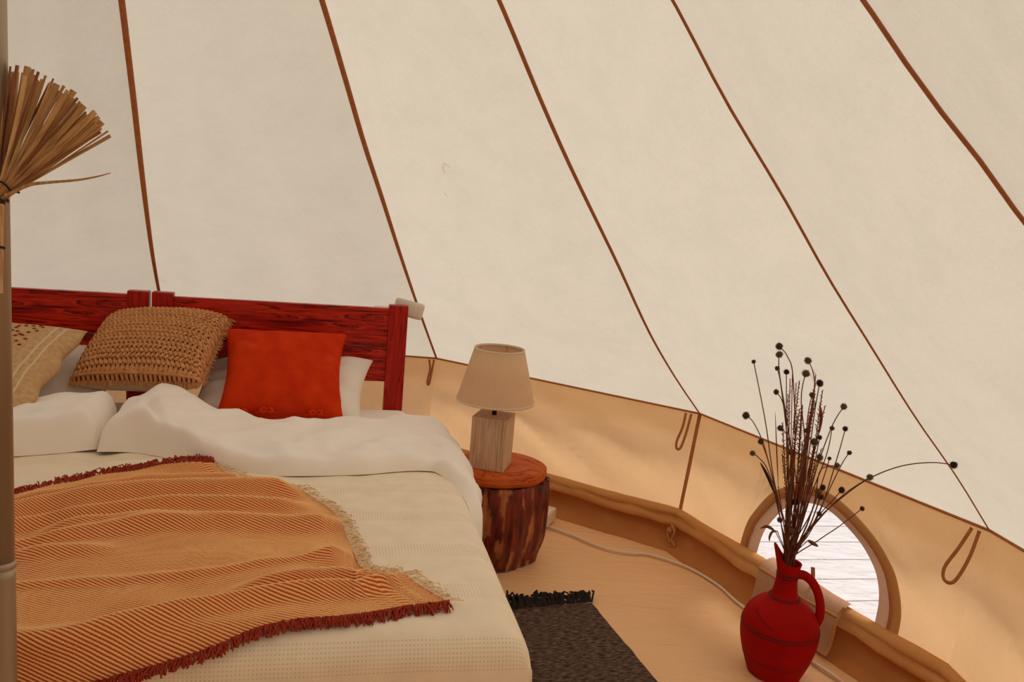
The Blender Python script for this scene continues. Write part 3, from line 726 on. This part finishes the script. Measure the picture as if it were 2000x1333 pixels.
obj('tie_end', *sweep(spline([p0, p0 + X * .02 - Y * .008 + Nn * .008, p0 + X * .045 - Y * .0 + Nn * .004], 4), .006, 6, .6), M['rust'], t)

# woven raffia cushion
X, Y = frame(9, 26, 4); c = B(-.968, .185, .712)
t = thing('cushion', 'chunky woven raffia cushion with fringed edge lying across two pillows', 'cushion', c - Z * .1)
cw = .0178; rh = .0215
def stitch(x, y, u, v):
    ry = y / rh; row = math.floor(ry); fr = ry - row
    a = abs(math.sin(PI * (x / cw + .5 * (row % 2) + (.55 if row % 2 else -.55) * (fr - .5))))
    return .012 * (math.sin(PI * fr) ** .6) * (.25 + .75 * a ** .8) + .0015 * nz(x * 160, y * 160)
V, F, UVs, pt, Nn = cushion(c, X, Y, .485, .43, .225, 210, 130, .035, .36, .004, 5, stitch)
# front face (woven) and back (cream) are two parts
nf = 210 * 130
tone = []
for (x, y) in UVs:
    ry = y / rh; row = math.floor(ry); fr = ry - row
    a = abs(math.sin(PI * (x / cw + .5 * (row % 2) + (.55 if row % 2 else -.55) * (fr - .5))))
    tone.append(1.0 if (min(fr, 1 - fr) < .20 and a < .55) or a < .12 else 0.0)  # stitch gaps that get the painted recess shade
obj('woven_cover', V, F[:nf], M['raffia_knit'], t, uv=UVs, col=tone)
obj('backing', [v - Nn * .0 for v in V], F[nf:], M['cream'], t)
parts = []
rnd = random.Random(3)
for k in range(330):
    if k < 210: u, v, dr_ = -1 + 2 * k / 209, -1, -Y
    else: u, v, dr_ = 1, -1 + 2 * (k - 210) / 119, X
    p = pt(u, v, 1); L = rnd.uniform(.012, .026); jit = X * rnd.uniform(-.006, .006) + Y * rnd.uniform(-.004, .004)
    parts.append(sweep([p - dr_ * .008 + Nn * rnd.uniform(0, .008), p + dr_ * L * .5 + jit * .4 + Nn * rnd.uniform(-.002, .005), p + dr_ * L + jit - Nn * .004], rnd.uniform(.0014, .0026), 4, .6))
o = obj('fringe', *join(*parts), M['raffia'], t); o['kind'] = 'stuff'
obj('edge_cord', *sweep([pt(-1 + 2 * k / 60, -1 + .02, 1) + Nn * .004 for k in range(61)], .0055, 6), M['raffia'], t)

# striped cushion with red knots
X, Y = frame(10, 24); c = B(-1.492, .415, .668)
t = thing('cushion', 'tan woven cushion with pale stripes and red stitched knots', 'cushion', c - Z * .1)
def wavy(x, y, u, v): return 0
V, F, UVs, pt, Nn = cushion(c, X, Y, .50, .54, .165, 60, 60, .045, .5, .004, 33, scal=.012)
obj('cover', V, F, M['boho'], t, uv=UVs)
parts = []; kn = []
for cx_, cy_ in ((.045, .17), (.035, .06), (.02, -.05), (.01, -.16)):
    for a, b_ in ((0, .05), (.022, .062), (.044, .074), (.066, .086), (.088, .064), (.066, .04), (.088, .018), (.066, -.004), (.044, -.026), (.022, -.004), (-.0, .0), (-.022, .022), (0, .03)):
        kn.append((cx_ + a * .9, cy_ + b_ * .95 - .03))
for x, y in kn:
    u, v = x / .25, y / .27
    if abs(u) > .95 or abs(v) > .95: continue
    p = pt(u, v, 1); parts.append(sweep([p - X * .005 - Y * .002, p + Nn * .003, p + X * .005 + Y * .002], .0036, 6, .8))
o = obj('stitched_knots', *join(*parts), M['red_yarn'], t); o['kind'] = 'stuff'

# ------------------------------------------------------------------ throw
top = [(-2.15, 1.44), (-1.45, 1.33), (-1.139, 1.249), (-1.03, 1.09), (-.914, 1.035), (-.775, .985), (-.638, .975)]
bot = [(-2.15, 2.02), (-1.3, 2.06), (-.95, 2.10), (-.80, 2.10), (-.70, 2.075), (-.527, 2.03), (-.411, 1.985), (-.218, 1.955), (-.019, 1.903)]
right = [(0, -.638), (.08, -.57), (.22, -.37), (.38, -.275), (.58, -.225), (.78, -.195), (.86, -.11), (1.0, -.012)]   # along b: end s
na, nb = 200, 170; V = []; UVs = []
def throw_pt(a, b_):
    send = sinterp(b_, right); s = -1.8 + (send + 1.8) * a
    tT = sinterp(s if s < -.638 else -.638, top); tB = sinterp(s, bot)
    # right of the top corner the cloth's upper rows end on the slanting side
    if s > -.638:
        # find where the right end curve meets this s
        tT = .975 + 0
    bb = b_
    rt = [(-.638, .975), (-.583, 1.05), (-.36, 1.2), (-.27, 1.34), (-.231, 1.52), (-.204, 1.71), (-.101, 1.775), (-.012, 1.90)]
    if s > -.638:
        tE = sinterp(s, rt); bE = 0
        lo_, hi_ = 0.0, 1.0
        for k in range(22):
            md = (lo_ + hi_) / 2
            if sinterp(md, right) >= s: hi_ = md
            else: lo_ = md
        bE = hi_
        bb = 0 if bE >= 1 else max(0, (b_ - bE) / (1 - bE)) if bE < .999 else 1
        tT = tE
    t = tT + (tB - tT) * bb
    return s, t
def fold_h(s, t, a, b_):
    q = b_ * 1.0 + .05 * nz(s * 1.6, b_ * 2, 3)
    h = 0
    for c0, wd, am, sl, s0, s1 in ((.10, .020, .016, .05, -2.2, -.5), (.20, .032, .030, .02, -2.2, -.25), (.33, .022, .022, -.03, -2.2, -.35), (.42, .028, .024, .06, -1.0, -.1), (.47, .018, .014, .02, -2.2, -.6), (.56, .020, .012, .06, -2.2, -.8), (.70, .014, .008, -.03, -2.2, -.2), (.80, .022, .020, .0, -.5, .0), (.90, .020, .026, -.03, -2.2, -.05)):
        cc = c0 + sl * (s + .9) + .025 * nz(s * 2.3, c0 * 17, 6)
        d = (q - cc) / wd; g = math.exp(-d * d) if d < 0 else math.exp(-(d * .75) ** 2)
        h += 1.25 * am * g * smooth01((s - s0) / .15 + .3) * smooth01((s1 - s) / .12 + .3)
    h += .020 * math.exp(-(((s + .26) / .06) ** 2 + ((t - 1.66) / .05) ** 2))
    h += .004 * nz(s * 7, t * 9, 2) + .003
    return h
for i in range(na + 1):
    a = i / na
    for j in range(nb + 1):
        b_ = j / nb; s, t = throw_pt(a, b_)
        h = fold_h(s, t, a, b_); edge = min(1, min(j, nb - j) / 6, (na - i) / 8 if i > na - 8 else 1)
        tt_, d2, a2 = bend(t, TE, RB)
        V.append(B(s, tt_, ZC - d2 + spread_top(s, t) + .008) + (Z * math.cos(a2) + Vv * math.sin(a2)) * (h * (.35 + .65 * edge) + .002))
tr = thing('throw_blanket', 'rust and tan twill throw with red fringe spread over the bedspread', 'blanket', B(-.9, 1.5, ZC))
# refine the draped sheet and raise the twill cords
PG = np.array([tuple(v) for v in V]).reshape(na + 1, nb + 1, 3)
L1 = np.zeros((na + 1, nb + 1)); L1[:, 1:] = np.cumsum(np.linalg.norm(np.diff(PG, axis=1), axis=2), axis=1)
L1 = L1 - L1[:, nb // 2:nb // 2 + 1]
SG = (PG - np.array(BO)) @ np.array(U)
def refine(A, n1, n2):
    x = np.linspace(0, A.shape[0] - 1, n1); y = np.linspace(0, A.shape[1] - 1, n2)
    x0 = np.minimum(x.astype(int), A.shape[0] - 2); y0 = np.minimum(y.astype(int), A.shape[1] - 2)
    fx = (x - x0); fy = (y - y0)
    def cub(f): return f
    fx = cub(fx)[:, None]; fy = cub(fy)[None, :]
    if A.ndim == 3: fx = fx[..., None]; fy = fy[..., None]
    q = lambda a, c: A[np.ix_(x0 + a, y0 + c)]
    return q(0, 0) * (1 - fx) * (1 - fy) + q(1, 0) * fx * (1 - fy) + q(0, 1) * (1 - fx) * fy + q(1, 1) * fx * fy
m1, m2 = 640, 540
PF = refine(PG, m1, m2); LF = refine(L1, m1, m2); SF = refine(SG, m1, m2)
du = np.gradient(PF, axis=0); dv = np.gradient(PF, axis=1); nn_ = np.cross(dv, du); nn_ /= np.linalg.norm(nn_, axis=2)[..., None] + 1e-9
if nn_[m1 // 2, m2 // 2, 2] < 0: nn_ = -nn_
phs = SF / .0125 - LF / .0088
PF = PF + nn_ * (.0021 * np.sin(2 * PI * phs))[..., None]
me = bpy.data.meshes.new('cloth'); vv = (PF.reshape(-1, 3) - np.array(tr.location)).astype(np.float32)
ii = np.arange(m1 * m2).reshape(m1, m2); qf = np.stack([ii[:-1, :-1], ii[:-1, 1:], ii[1:, 1:], ii[1:, :-1]], -1).reshape(-1, 4)
me.vertices.add(len(vv)); me.vertices.foreach_set('co', vv.ravel()); me.loops.add(qf.size); me.loops.foreach_set('vertex_index', qf.ravel().astype(np.int32))
me.polygons.add(len(qf)); me.polygons.foreach_set('loop_start', np.arange(0, qf.size, 4, dtype=np.int32)); me.polygons.foreach_set('loop_total', np.full(len(qf), 4, dtype=np.int32))
me.polygons.foreach_set('use_smooth', np.ones(len(qf), dtype=bool))
uvl = me.uv_layers.new(name='UVMap'); uvl.data.foreach_set('uv', np.stack([phs.ravel()[qf.ravel()], LF.ravel()[qf.ravel()]], -1).astype(np.float32).ravel())
me.update(); me.validate(); me.materials.append(M['throw'])
o = bpy.data.objects.new('cloth', me); C.objects.link(o); o.parent = tr
rnd = random.Random(11)
def fringe(name, mat, edge_pts, outs, n, L0, L1, rad, parent, lift=.012):
    parts = []; m_ = len(edge_pts)
    for k in range(n):
        f = rnd.random() * (m_ - 1.001); i = int(f); p = edge_pts[i].lerp(edge_pts[i + 1], f - i); d = outs[i].normalized()
        d = (d + (edge_pts[i + 1] - edge_pts[i]).normalized() * rnd.uniform(-.7, .7)).normalized(); L = rnd.uniform(L0, L1)
        up = Z * rnd.uniform(.1, 1) * lift
        w1 = Vector((rnd.uniform(-1, 1), rnd.uniform(-1, 1), rnd.uniform(-.3, .6))) * L * .25
        parts.append(sweep([p - d * .004 + Z * .002, p + d * L * .35 + up + w1 * .5, p + d * L * .7 + up * .8 + w1, p + d * L + w1 * .4 - Z * .002 + up * .2], rad, 4))
    o = obj(name, *join(*parts), mat, parent); o['kind'] = 'stuff'; return o
rows = nb + 1
et = [V[i * rows] for i in range(na + 1) if V[i * rows] is not None and -1.6 < (V[i * rows] - BO).dot(U) < -.63]
fringe('red_fringe', M['red_yarn'], et, [-Vv + U * .1] * len(et), 750, .018, .036, .0019, tr, .016)
eb = [V[i * rows + nb] for i in range(na + 1)]; eb = [p for p in eb if (p - BO).dot(U) > -1.4]
fringe('red_fringe', M['red_yarn'], eb, [Vv - U * .05 - Z * .25] * len(eb), 1000, .018, .034, .0019, tr, .010)
er = [V[na * rows + j] for j in range(rows)]
fringe('tan_fringe', M['tan_yarn'], er, [U - Vv * .45] * len(er), 420, .012, .042, .0013, tr, .006)

# ------------------------------------------------------------------ stump table and lamp
SC = Vector((.997, 1.615, 0))
t = thing('stump_table', 'tree stump side table with dark bark and smooth wooden top', 'table', SC)
nA, nZ = 160, 60; V = []; col = []
lobes = [random.uniform(0, 2 * PI) for _ in range(6)]
HT = .338
for j in range(nZ + 1):
    z = HT * j / nZ
    for k in range(nA):
        a = 2 * PI * k / nA; ca, sa = math.cos(a), math.sin(a)
        r = .176 - .020 * smooth01((.12 - z) / .12) + .010 * math.sin(z / HT * PI)
        r += .008 * math.sin(3 * a + 1) + .006 * math.sin(5 * a + 2.2)
        ridge = nz(ca * 5.5, sa * 5.5, z * 1.6) ; r2 = nz(ca * 14, sa * 14, z * 4.5 + 3)
        r += .012 * abs(ridge) - .005 + .006 * r2
        pa_ = nz(ca * 5.2 + 10, sa * 5.2, z * 6 + 1.2) + .4 * nz(ca * 13, sa * 13, z * 9)
        patch = smooth01((pa_ - .20) / .06); r -= .008 * patch
        V.append(SC + Vector((r * ca, r * sa, z))); col.append(patch)
F = grid_faces(nZ + 1, nA, 0, False, True); F.append(tuple(range(nA))[::-1]); F.append(tuple(nZ * nA + k for k in range(nA)))
obj('trunk', V, F, M['bark'], t, col=col)
SLC = SC + Vector((-.012, .0, HT))
def slabfn(p, a, r, z):
    if r < .01: return p
    f = 1 + .03 * math.sin(2 * a + .6) + .02 * math.sin(3 * a + 2) + .008 * math.sin(7 * a); return Vector((p.x * f, p.y * f, p.z))
HS = .047
V, F = lathe([(0, 0), (.10, 0), (.170, 0), (.178, .004), (.181, .018), (.180, HS - .008), (.175, HS - .002), (.167, HS), (.10, HS), (0, HS)], SLC, 72, fn=slabfn)
obj('table_top', V, F, M['slab'], t)
ZTOP = HT + HS
LC = Vector((.946, 1.578, ZTOP))
t = thing('table_lamp', 'table lamp with linen shade and whitewashed wooden block base', 'lamp', LC)
la = math.radians(-13); LX = Vector((math.cos(la), math.sin(la), 0)); LY = Vector((-math.sin(la), math.cos(la), 0))
obj('base_block', *box(LC.x, LC.y, LC.z + .103, .138, .138, .205, LX, LY, Z, .003), M['whitewash'], t, smooth=False)
obj('base_edge', *box(LC.x, LC.y, LC.z + .200, .1384, .1384, .012, LX, LY, Z, .002), M['whitewash'], t, smooth=False)
obj('neck', *lathe([(0, .20), (.009, .20), (.009, .262), (.012, .264), (.012, .275), (0, .275)], LC, 20), M['black'], t)
obj('socket', *lathe([(0, .27), (.017, .27), (.019, .28), (.019, .33), (.016, .335), (0, .335)], LC, 24), M['plastic'], t)
sz0, sz1, r0, r1 = .262, .468, .1515, .096
sh = obj('lamp_shade', *lathe([(r0, sz0), (r0 * .5 + r1 * .5, (sz0 + sz1) / 2), (r1, sz1), (r1 - .003, sz1), (r0 * .5 + r1 * .5 - .003, (sz0 + sz1) / 2), (r0 - .003, sz0), (r0, sz0)], LC, 72), M['shade'], t)
sh.data.uv_layers.new(name='UVMap')
for lp in sh.data.loops:
    v = sh.data.vertices[lp.vertex_index].co; sh.data.uv_layers[0].data[lp.index].uv = (math.atan2(v.y, v.x) * .12, v.z)
obj('shade_rim', *lathe([(r1 - .004, sz1 - .006), (r1 + .0015, sz1 - .006), (r1 + .0015, sz1 + .001), (r1 - .004, sz1 + .001), (r1 - .004, sz1 - .006)], LC, 72), M['cream'], sh)
obj('shade_rim', *lathe([(r0 - .004, sz0 - .001), (r0 + .0012, sz0 - .001), (r0 + .0002, sz0 + .007), (r0 - .004, sz0 + .007), (r0 - .004, sz0 - .001)], LC, 72), M['cream'], sh)
for a in (.4, .4 + 2.094, .4 + 4.189):
    obj('shade_spoke', *sweep([LC + Vector((0, 0, .335)), LC + Vector((math.cos(a) * .05, math.sin(a) * .05, .40)), LC + Vector((math.cos(a) * r1 * .99, math.sin(a) * r1 * .99, sz1 - .004))], .0016, 6), M['plastic'], sh)
obj('shade_seam', *sweep([LC + Vector((math.cos(1.3) * (r0 + (r1 - r0) * k / 6 - .004), math.sin(1.3) * (r0 + (r1 - r0) * k / 6 - .004), sz0 + (sz1 - sz0) * k / 6)) for k in range(7)], .003, 6, .4), M['cream'], sh)

# white plastic piece behind the headboard post
c = B(.048, -.072, .905)
t = thing('plastic_hook', 'white rounded plastic piece peeking out behind the headboard post', 'hook', c - Z * .06)
ra0 = math.radians(12); PU = U * math.cos(ra0) - Z * math.sin(ra0); PZ = Z * math.cos(ra0) + U * math.sin(ra0); pc = c + U * .005 - Z * .012
obj('curved_body', *box(pc.x, pc.y, pc.z, .135, .032, .075, PU, -Vv, PZ, .014), M['plastic'], t)
obj('clip', *bbox(-.10, -.035, -.075, -.026, .86, .90, .004), M['plastic'], t)

# ------------------------------------------------------------------ rug
RC = Vector((1.36, 1.268, 0)); ra_ = math.radians(19); E1 = Vector((math.cos(ra_), math.sin(ra_), 0)); E2 = Vector((math.sin(ra_), -math.cos(ra_), 0))
t = thing('rug', 'dark charcoal woven rag rug with fringed end beside the bed', 'rug', RC - E1 * .26 + E2 * .6)
V = []; UVs = []; nx, ny = 40, 110; WR, LR = .52, 1.25
for i in range(nx + 1):
    for j in range(ny + 1):
        x = -WR + WR * i / nx; y = LR * j / ny; sx = .004 * nz(y * 14, 5) if i == nx else 0
        V.append(RC + E1 * (x + sx) + E2 * y + Z * (.006 + .0015 * math.sin(y * 2 * PI / .013) * (1 if i not in (0, nx) else 0) + .0015 * nz(x * 30, y * 30) - (.005 if i in (0, nx) or j in (0, ny) else 0))); UVs.append((x, y))
obj('woven_body', V, grid_faces(nx + 1, ny + 1), M['rug'], t, uv=UVs)
ed = [RC + E1 * (-WR + WR * k / 40) + Z * .006 for k in range(41)]
rnd = random.Random(5)
fringe('fringe', M['rug_yarn'], ed, [-E2 + Z * .25] * 41, 300, .02, .062, .0036, t, .03)

# ------------------------------------------------------------------ extension cord
cp = [(1.215, 1.955), (1.329, 1.867), (1.415, 1.79), (1.493, 1.745), (1.57, 1.735), (1.643, 1.735), (1.777, 1.648), (1.87, 1.505), (1.916, 1.365), (1.99, 1.18), (2.065, .983), (2.12, .878), (2.18, .70)]
t = thing('extension_cord', 'white extension cord running along the floor from stump table to jug', 'cord', (1.6, 1.74, 0))
obj('cable', *sweep(spline([(x, y, .006) for x, y in cp], 8), .0052, 8), M['cable'], t)
obj('socket_block', *box(1.205, 1.985, .034, .055, .14, .062, Vector((.92, -.39, 0)), Vector((.39, .92, 0)), Z, .008), M['plastic'], t)

# ------------------------------------------------------------------ jug
JC = Vector((1.918, .912, 0))
t = thing('clay_jug', 'red clay jug with handle and pouring lip holding dried flowers', 'jug', JC)
prof = [(0, .0), (.080, .0), (.088, .004), (.099, .03), (.113, .07), (.123, .11), (.1265, .145), (.124, .175), (.116, .200), (.102, .222), (.082, .240), (.060, .255), (.046, .268), (.040, .285), (.0365, .305), (.0345, .325), (.034, .340), (.035, .352), (.037, .365), (.0395, .376), (.0405, .380), (.0385, .381), (.035, .374), (.031, .35), (.030, .31), (.036, .27), (.05, .25), (.0, .24)]
SPD = Vector((-.96, .28, 0)).normalized()
def spout(p, a, r, z):
    d = Vector((math.cos(a), math.sin(a), 0)).dot(SPD)
    if z > .338:
        k = smooth01((z - .338) / .045); f = smooth01((d + .35) / 1.35)
        p = p + SPD * (.018 * f * k) + Z * (.062 * f ** 2.2 * k) - SPD * (0 if d > 0 else 0)
        side = SPD.cross(Z); p = p - side * (p.dot(side) * .22 * f * k)
    return p
sp_prof = spline([Vector((r, 0, z)) for r, z in prof], 3)
obj('jug_body', *lathe([(max(0, q.x * .955), q.z * .975) for q in sp_prof], JC, 64, fn=spout), M['clay'], t)
hd = [(.030, .345), (.055, .345), (.082, .328), (.105, .295), (.119, .255), (.122, .218), (.115, .192), (.104, .180)]
HD = Vector((.975, -.22, 0)).normalized()
obj('handle', *sweep(spline([JC + HD * (x * .92) + Z * (z * .975) for x, z in hd], 6), lambda s: .0155 - .002 * math.sin(PI * s), 14, .8, HD.cross(Z)), M['clay'], t)
for r, z in ((.0355, .343), (.0348, .333), (.0475, .2665), (.0515, .262), (.1255, .170), (.1265, .160), (.1110, .066), (.1085, .058)):
    obj('incised_line', *lathe([(r * .955 - .003, -.0016), (r * .955 + .0006, -.0014), (r * .955 + .0009, 0), (r * .955 + .0006, .0014), (r * .955 - .003, .0016)], JC + Z * z * .975, 64), M['clay_dark'], t)
pts = []
for k in range(9):
    a = math.radians(196 + 5.5 * k); z = .226 - .004 * k + .0012 * k * k * .3 * 0
    rr = interp(z, [(.190, .120), (.200, .1175), (.222, .1035), (.240, .0835)]); pts.append(JC + Vector((rr * .957 * math.cos(a), rr * .957 * math.sin(a), z * .975)))
obj('scratch', *sweep(pts, .0013, 5), M['clay_dark'], t)

# ------------------------------------------------------------------ dried flowers
rnd = random.Random(21)
MOUTH = JC + Vector((-.004, .0, .37))
def spiky(r, n=90):
    V = []; F = []
    bm = bmesh.new(); bmesh.ops.create_icosphere(bm, subdivisions=2, radius=r * .74); bm.verts.ensure_lookup_table()
    V = [v.co.copy() for v in bm.verts]; F = [tuple(v.index for v in f.verts) for f in bm.faces]; bm.free()
    for k in range(n):
        y = 1 - 2 * (k + .5) / n; rr = math.sqrt(1 - y * y); a = k * 2.39996; d = Vector((rr * math.cos(a), rr * math.sin(a), y))
        tn = d.cross(Vector((.3, .5, .8))).normalized(); bt = d.cross(tn); b0 = len(V); L = r * rnd.uniform(.92, 1.18)
        for q in range(3): V.append(d * r * .62 + (tn * math.cos(q * 2.1) + bt * math.sin(q * 2.1)) * r * .12)
        V.append(d * L); F += [(b0, b0 + 1, b0 + 3), (b0 + 1, b0 + 2, b0 + 3), (b0 + 2, b0, b0 + 3)]
    return V, F
heads = {}
for nm, mt in (('a', 'seed'), ('b', 'seed_green'), ('c', 'seed_dark')):
    V, F = spiky(1.0); me = bpy.data.meshes.new('flower_head'); me.from_pydata([tuple(v) for v in V], [], F); me.update(); me.materials.append(M[mt]); heads[nm] = me
LBL = 'brown dried globe flower on a thin stem in the red jug'
FL = [ # px, py, radius px, kind, via points
 (1522, 677, 8.5, 'a', [(1552, 900), (1549, 740), (1538, 697)]), (1522, 693, 8, 'b', [(1545, 900), (1523, 735)]), (1472, 707, 5, 'a', [(1512, 940), (1495, 825)]),
 (1578, 705, 8.5, 'b', [(1572, 900), (1590, 770), (1588, 728)]), (1518, 720, 5.5, 'a', [(1540, 900), (1526, 760)]), (1536, 727, 6.5, 'c', [(1537, 900)]),
 (1574, 730, 9, 'b', [(1570, 900), (1565, 790), (1568, 752)]), (1601, 749, 8.5, 'c', [(1575, 920), (1592, 800)]), (1516, 766, 6.5, 'a', [(1548, 930), (1532, 800)]),
 (1586, 772, 6.5, 'b', [(1570, 930), (1577, 820)]), (1457, 812, 8.5, 'a', [(1520, 990), (1495, 880), (1473, 828)]), (1648, 795, 7.5, 'b', [(1580, 960), (1622, 840)]),
 (1524, 837, 7, 'a', [(1555, 960), (1540, 860)]), (1625, 837, 5.5, 'a', [(1580, 980), (1614, 890)]), (1651, 838, 6, 'c', [(1597, 1010), (1635, 895)]),
 (1486, 863, 6.5, 'a', [(1525, 1000), (1500, 900)]), (1470, 886, 6.5, 'b', [(1530, 1010), (1500, 920), (1482, 895)]), (1659, 885, 5.5, 'a', [(1590, 1020), (1640, 915)]),
 (1620, 896, 4.5, 'a', [(1582, 1010), (1610, 930)]), (1635, 910, 6.5, 'b', [(1585, 1000), (1600, 925), (1618, 912)]), (1601, 855, 5.5, 'c', [(1575, 980)]),
 (1591, 864, 9, 'b', [(1568, 980)]), (1576, 842, 6.5, 'a', [(1562, 980)]), (1546, 885, 7, 'b', [(1552, 1000)]), (1601, 894, 8, 'b', [(1572, 1000)]),
 (1699, 933, 7.5, 'b', [(1600, 1015), (1650, 965)]), (1863, 909, 8.5, 'c', [(1595, 1018), (1650, 968), (1700, 934), (1760, 911), (1820, 904)]), (1644, 958, 7.5, 'c', [(1590, 1020), (1620, 985)]),
 (1684, 994, 5.5, 'a', [(1600, 1055), (1640, 1028)]), (1607, 953, 7, 'c', [(1580, 1030)]), (1597, 961, 7, 'b', [(1575, 1030)]), (1603, 971, 7, 'c', [(1577, 1040)]),
 (1553, 981, 7.5, 'c', [(1550, 1040)]), (1523, 1016, 6.5, 'a', [(1533, 1050)]), (1600, 1004, 6, 'a', [(1576, 1050)]), (1547, 1037, 6.5, 'b', [(1549, 1060)])]
for n_, (px, py, rp, kd, via) in enumerate(FL):
    off = rnd.uniform(-.16, -.02) if px != 1863 else -.30; yh = JC.y + off
    hp = at_y(px, py, yh)
    mo = MOUTH + Vector((rnd.uniform(-.014, .020), rnd.uniform(-.016, .016), 0))
    pts = [mo - Z * .12, mo]
    for i, (vx, vy) in enumerate(via): pts.append(at_y(vx, vy, JC.y + off * min(1, (1080 - vy) / max(60, 1080 - py))))
    pts.append(hp)
    lab = {(1522, 677): 'topmost dark globe flower of the jug bouquet', (1522, 693): 'olive globe flower just below the topmost one in the bouquet',
           (1472, 707): 'tiny globe flower on the tall thin stem left of the topmost flowers', (1578, 705): 'highest olive globe flower right of the bouquet top',
           (1574, 730): 'large olive globe flower just below the highest olive one', (1601, 749): 'dark spiky globe flower at the upper right of the bouquet centre',
           (1457, 812): 'leftmost spiky globe flower in front of the cream roof', (1470, 886): 'lowest of the flowers leaning left against the tan wall',
           (1486, 863): 'globe flower leaning left right at the eave seam', (1648, 795): 'olive globe flower highest on the right side of the bouquet',
           (1651, 838): 'dark globe flower on the straight purple stem leaning right', (1659, 885): 'small reddish globe flower farthest right above the eave seam',
           (1699, 933): 'olive globe flower beneath the long arching stem', (1644, 958): 'dark globe flower just right of the bouquet above the window',
           (1523, 1016): 'globe flower low on the left of the bouquet over the window', (1547, 1037): 'lowest olive globe flower right above the jug mouth',
           (1516, 766): 'globe flower halfway up the left edge of the upper bouquet', (1536, 727): 'dark globe flower on a straight stem below the topmost pair'}.get((px, py), LBL)
    if px == 1863: lab = 'dried globe flower on the long stem arching far out of the red jug'
    elif px == 1684: lab = 'small dried flower on the lowest stem leaning over the window'
    t = thing('dried_flower', lab, 'flower', mo, 'dried flowers in the jug')
    obj('stem', *sweep(spline(pts, 6), lambda s: .0021 - .0007 * s, 5), M['stem_red' if n_ % 3 == 0 else 'stem'], t)
    h = bpy.data.objects.new('flower_head', heads[kd]); C.objects.link(h); h.parent = t
    dep = (hp - CAM).dot(RZ); rad = rp / FPX * dep
    h.location = hp - mo; h.scale = (rad, rad, rad * .92); h.rotation_euler = (rnd.uniform(0, 3), rnd.uniform(0, 3), rnd.uniform(0, 3))
# grass stalks with seed heads
GL = 'thin reddish dried grass stalk in the middle of the jug bouquet'
for k in range(26):
    px = rnd.gauss(1570, 27); py = rnd.uniform(745, 900) if k > 5 else rnd.uniform(705, 760); off = rnd.uniform(-.12, .0)
    mo = MOUTH + Vector((rnd.uniform(-.016, .022), rnd.uniform(-.018, .018), 0)); tip = at_y(px, py, JC.y + off)
    mid = mo.lerp(tip, .55) + Vector((rnd.uniform(-.008, .008), 0, 0))
    ps = spline([mo - Z * .12, mo, mid, tip], 8)
    t = thing('dried_grass_stalk', GL, 'grass stalk', mo, 'dried grass in the jug')
    obj('stem', *sweep(ps, .0013, 5), M['stem_red' if k % 2 else 'grass'], t)
    parts = []; Ls = rnd.uniform(.10, .20) if k > 5 else .06; dirv = (tip - mid).normalized(); n2 = int(Ls / .0045)
    thin = .6 if k <= 5 else 1
    for q in range(n2):
        f = q / n2; p = tip - dirv * (Ls * f); a = q * 2.4; o1 = Vector((math.cos(a), math.sin(a) * .8, .9)).normalized()
        l = rnd.uniform(.006, .012) * thin * (.5 + f)
        parts.append(sweep([p, p + o1 * l * .5, p + o1 * l], lambda s: .0018 * thin * (1 - .7 * abs(2 * s - .8)), 4))
    obj('seed_spike', *join(*parts), M['grass' if k % 3 else 'stem_red'], t)
# leaves and bare stalks
def leaf(label, pxs, wd, mat, off=0, cat='leaf'):
    pts = [at_y(x, y, JC.y + off) for x, y in pxs]; mo = MOUTH
    t = thing('dried_leaf', label, cat, mo)
    obj('stalk', *sweep(spline([mo - Z * .1, mo, pts[0]], 6), .0014, 5), M['stem'], t)
    obj('blade', *sweep(spline(pts, 6), lambda s: wd * (.25 + math.sin(PI * min(1, s * .95 + .05))), 6, .25, RZ), M[mat], t)
leaf('dark upright reed blade leaning left out of the jug bouquet', [(1513, 965), (1499, 930), (1485, 904)], .0042, 'seed_dark', -.02)
leaf('dark red spiky leaf standing in the upper bouquet', [(1600, 845), (1604, 815), (1601, 790)], .0045, 'stem_red', .0)
leaf('small curled leaf low on the bouquet over the jug lip', [(1515, 1040), (1505, 1032), (1496, 1029), (1485, 1033)], .0045, 'stem', -.03)
leaf('small hanging leaf near the jug mouth', [(1518, 1038), (1508, 1040), (1503, 1050), (1503, 1058)], .0035, 'stem', -.03)
leaf('short pointed leaf over the window pane', [(1578, 1056), (1588, 1062), (1598, 1068)], .0055, 'stem', -.02)
leaf('bare straight stalk left of the bouquet centre', [(1520, 950), (1517, 880), (1514, 805)], .0016, 'stem_red', -.01, 'stalk')
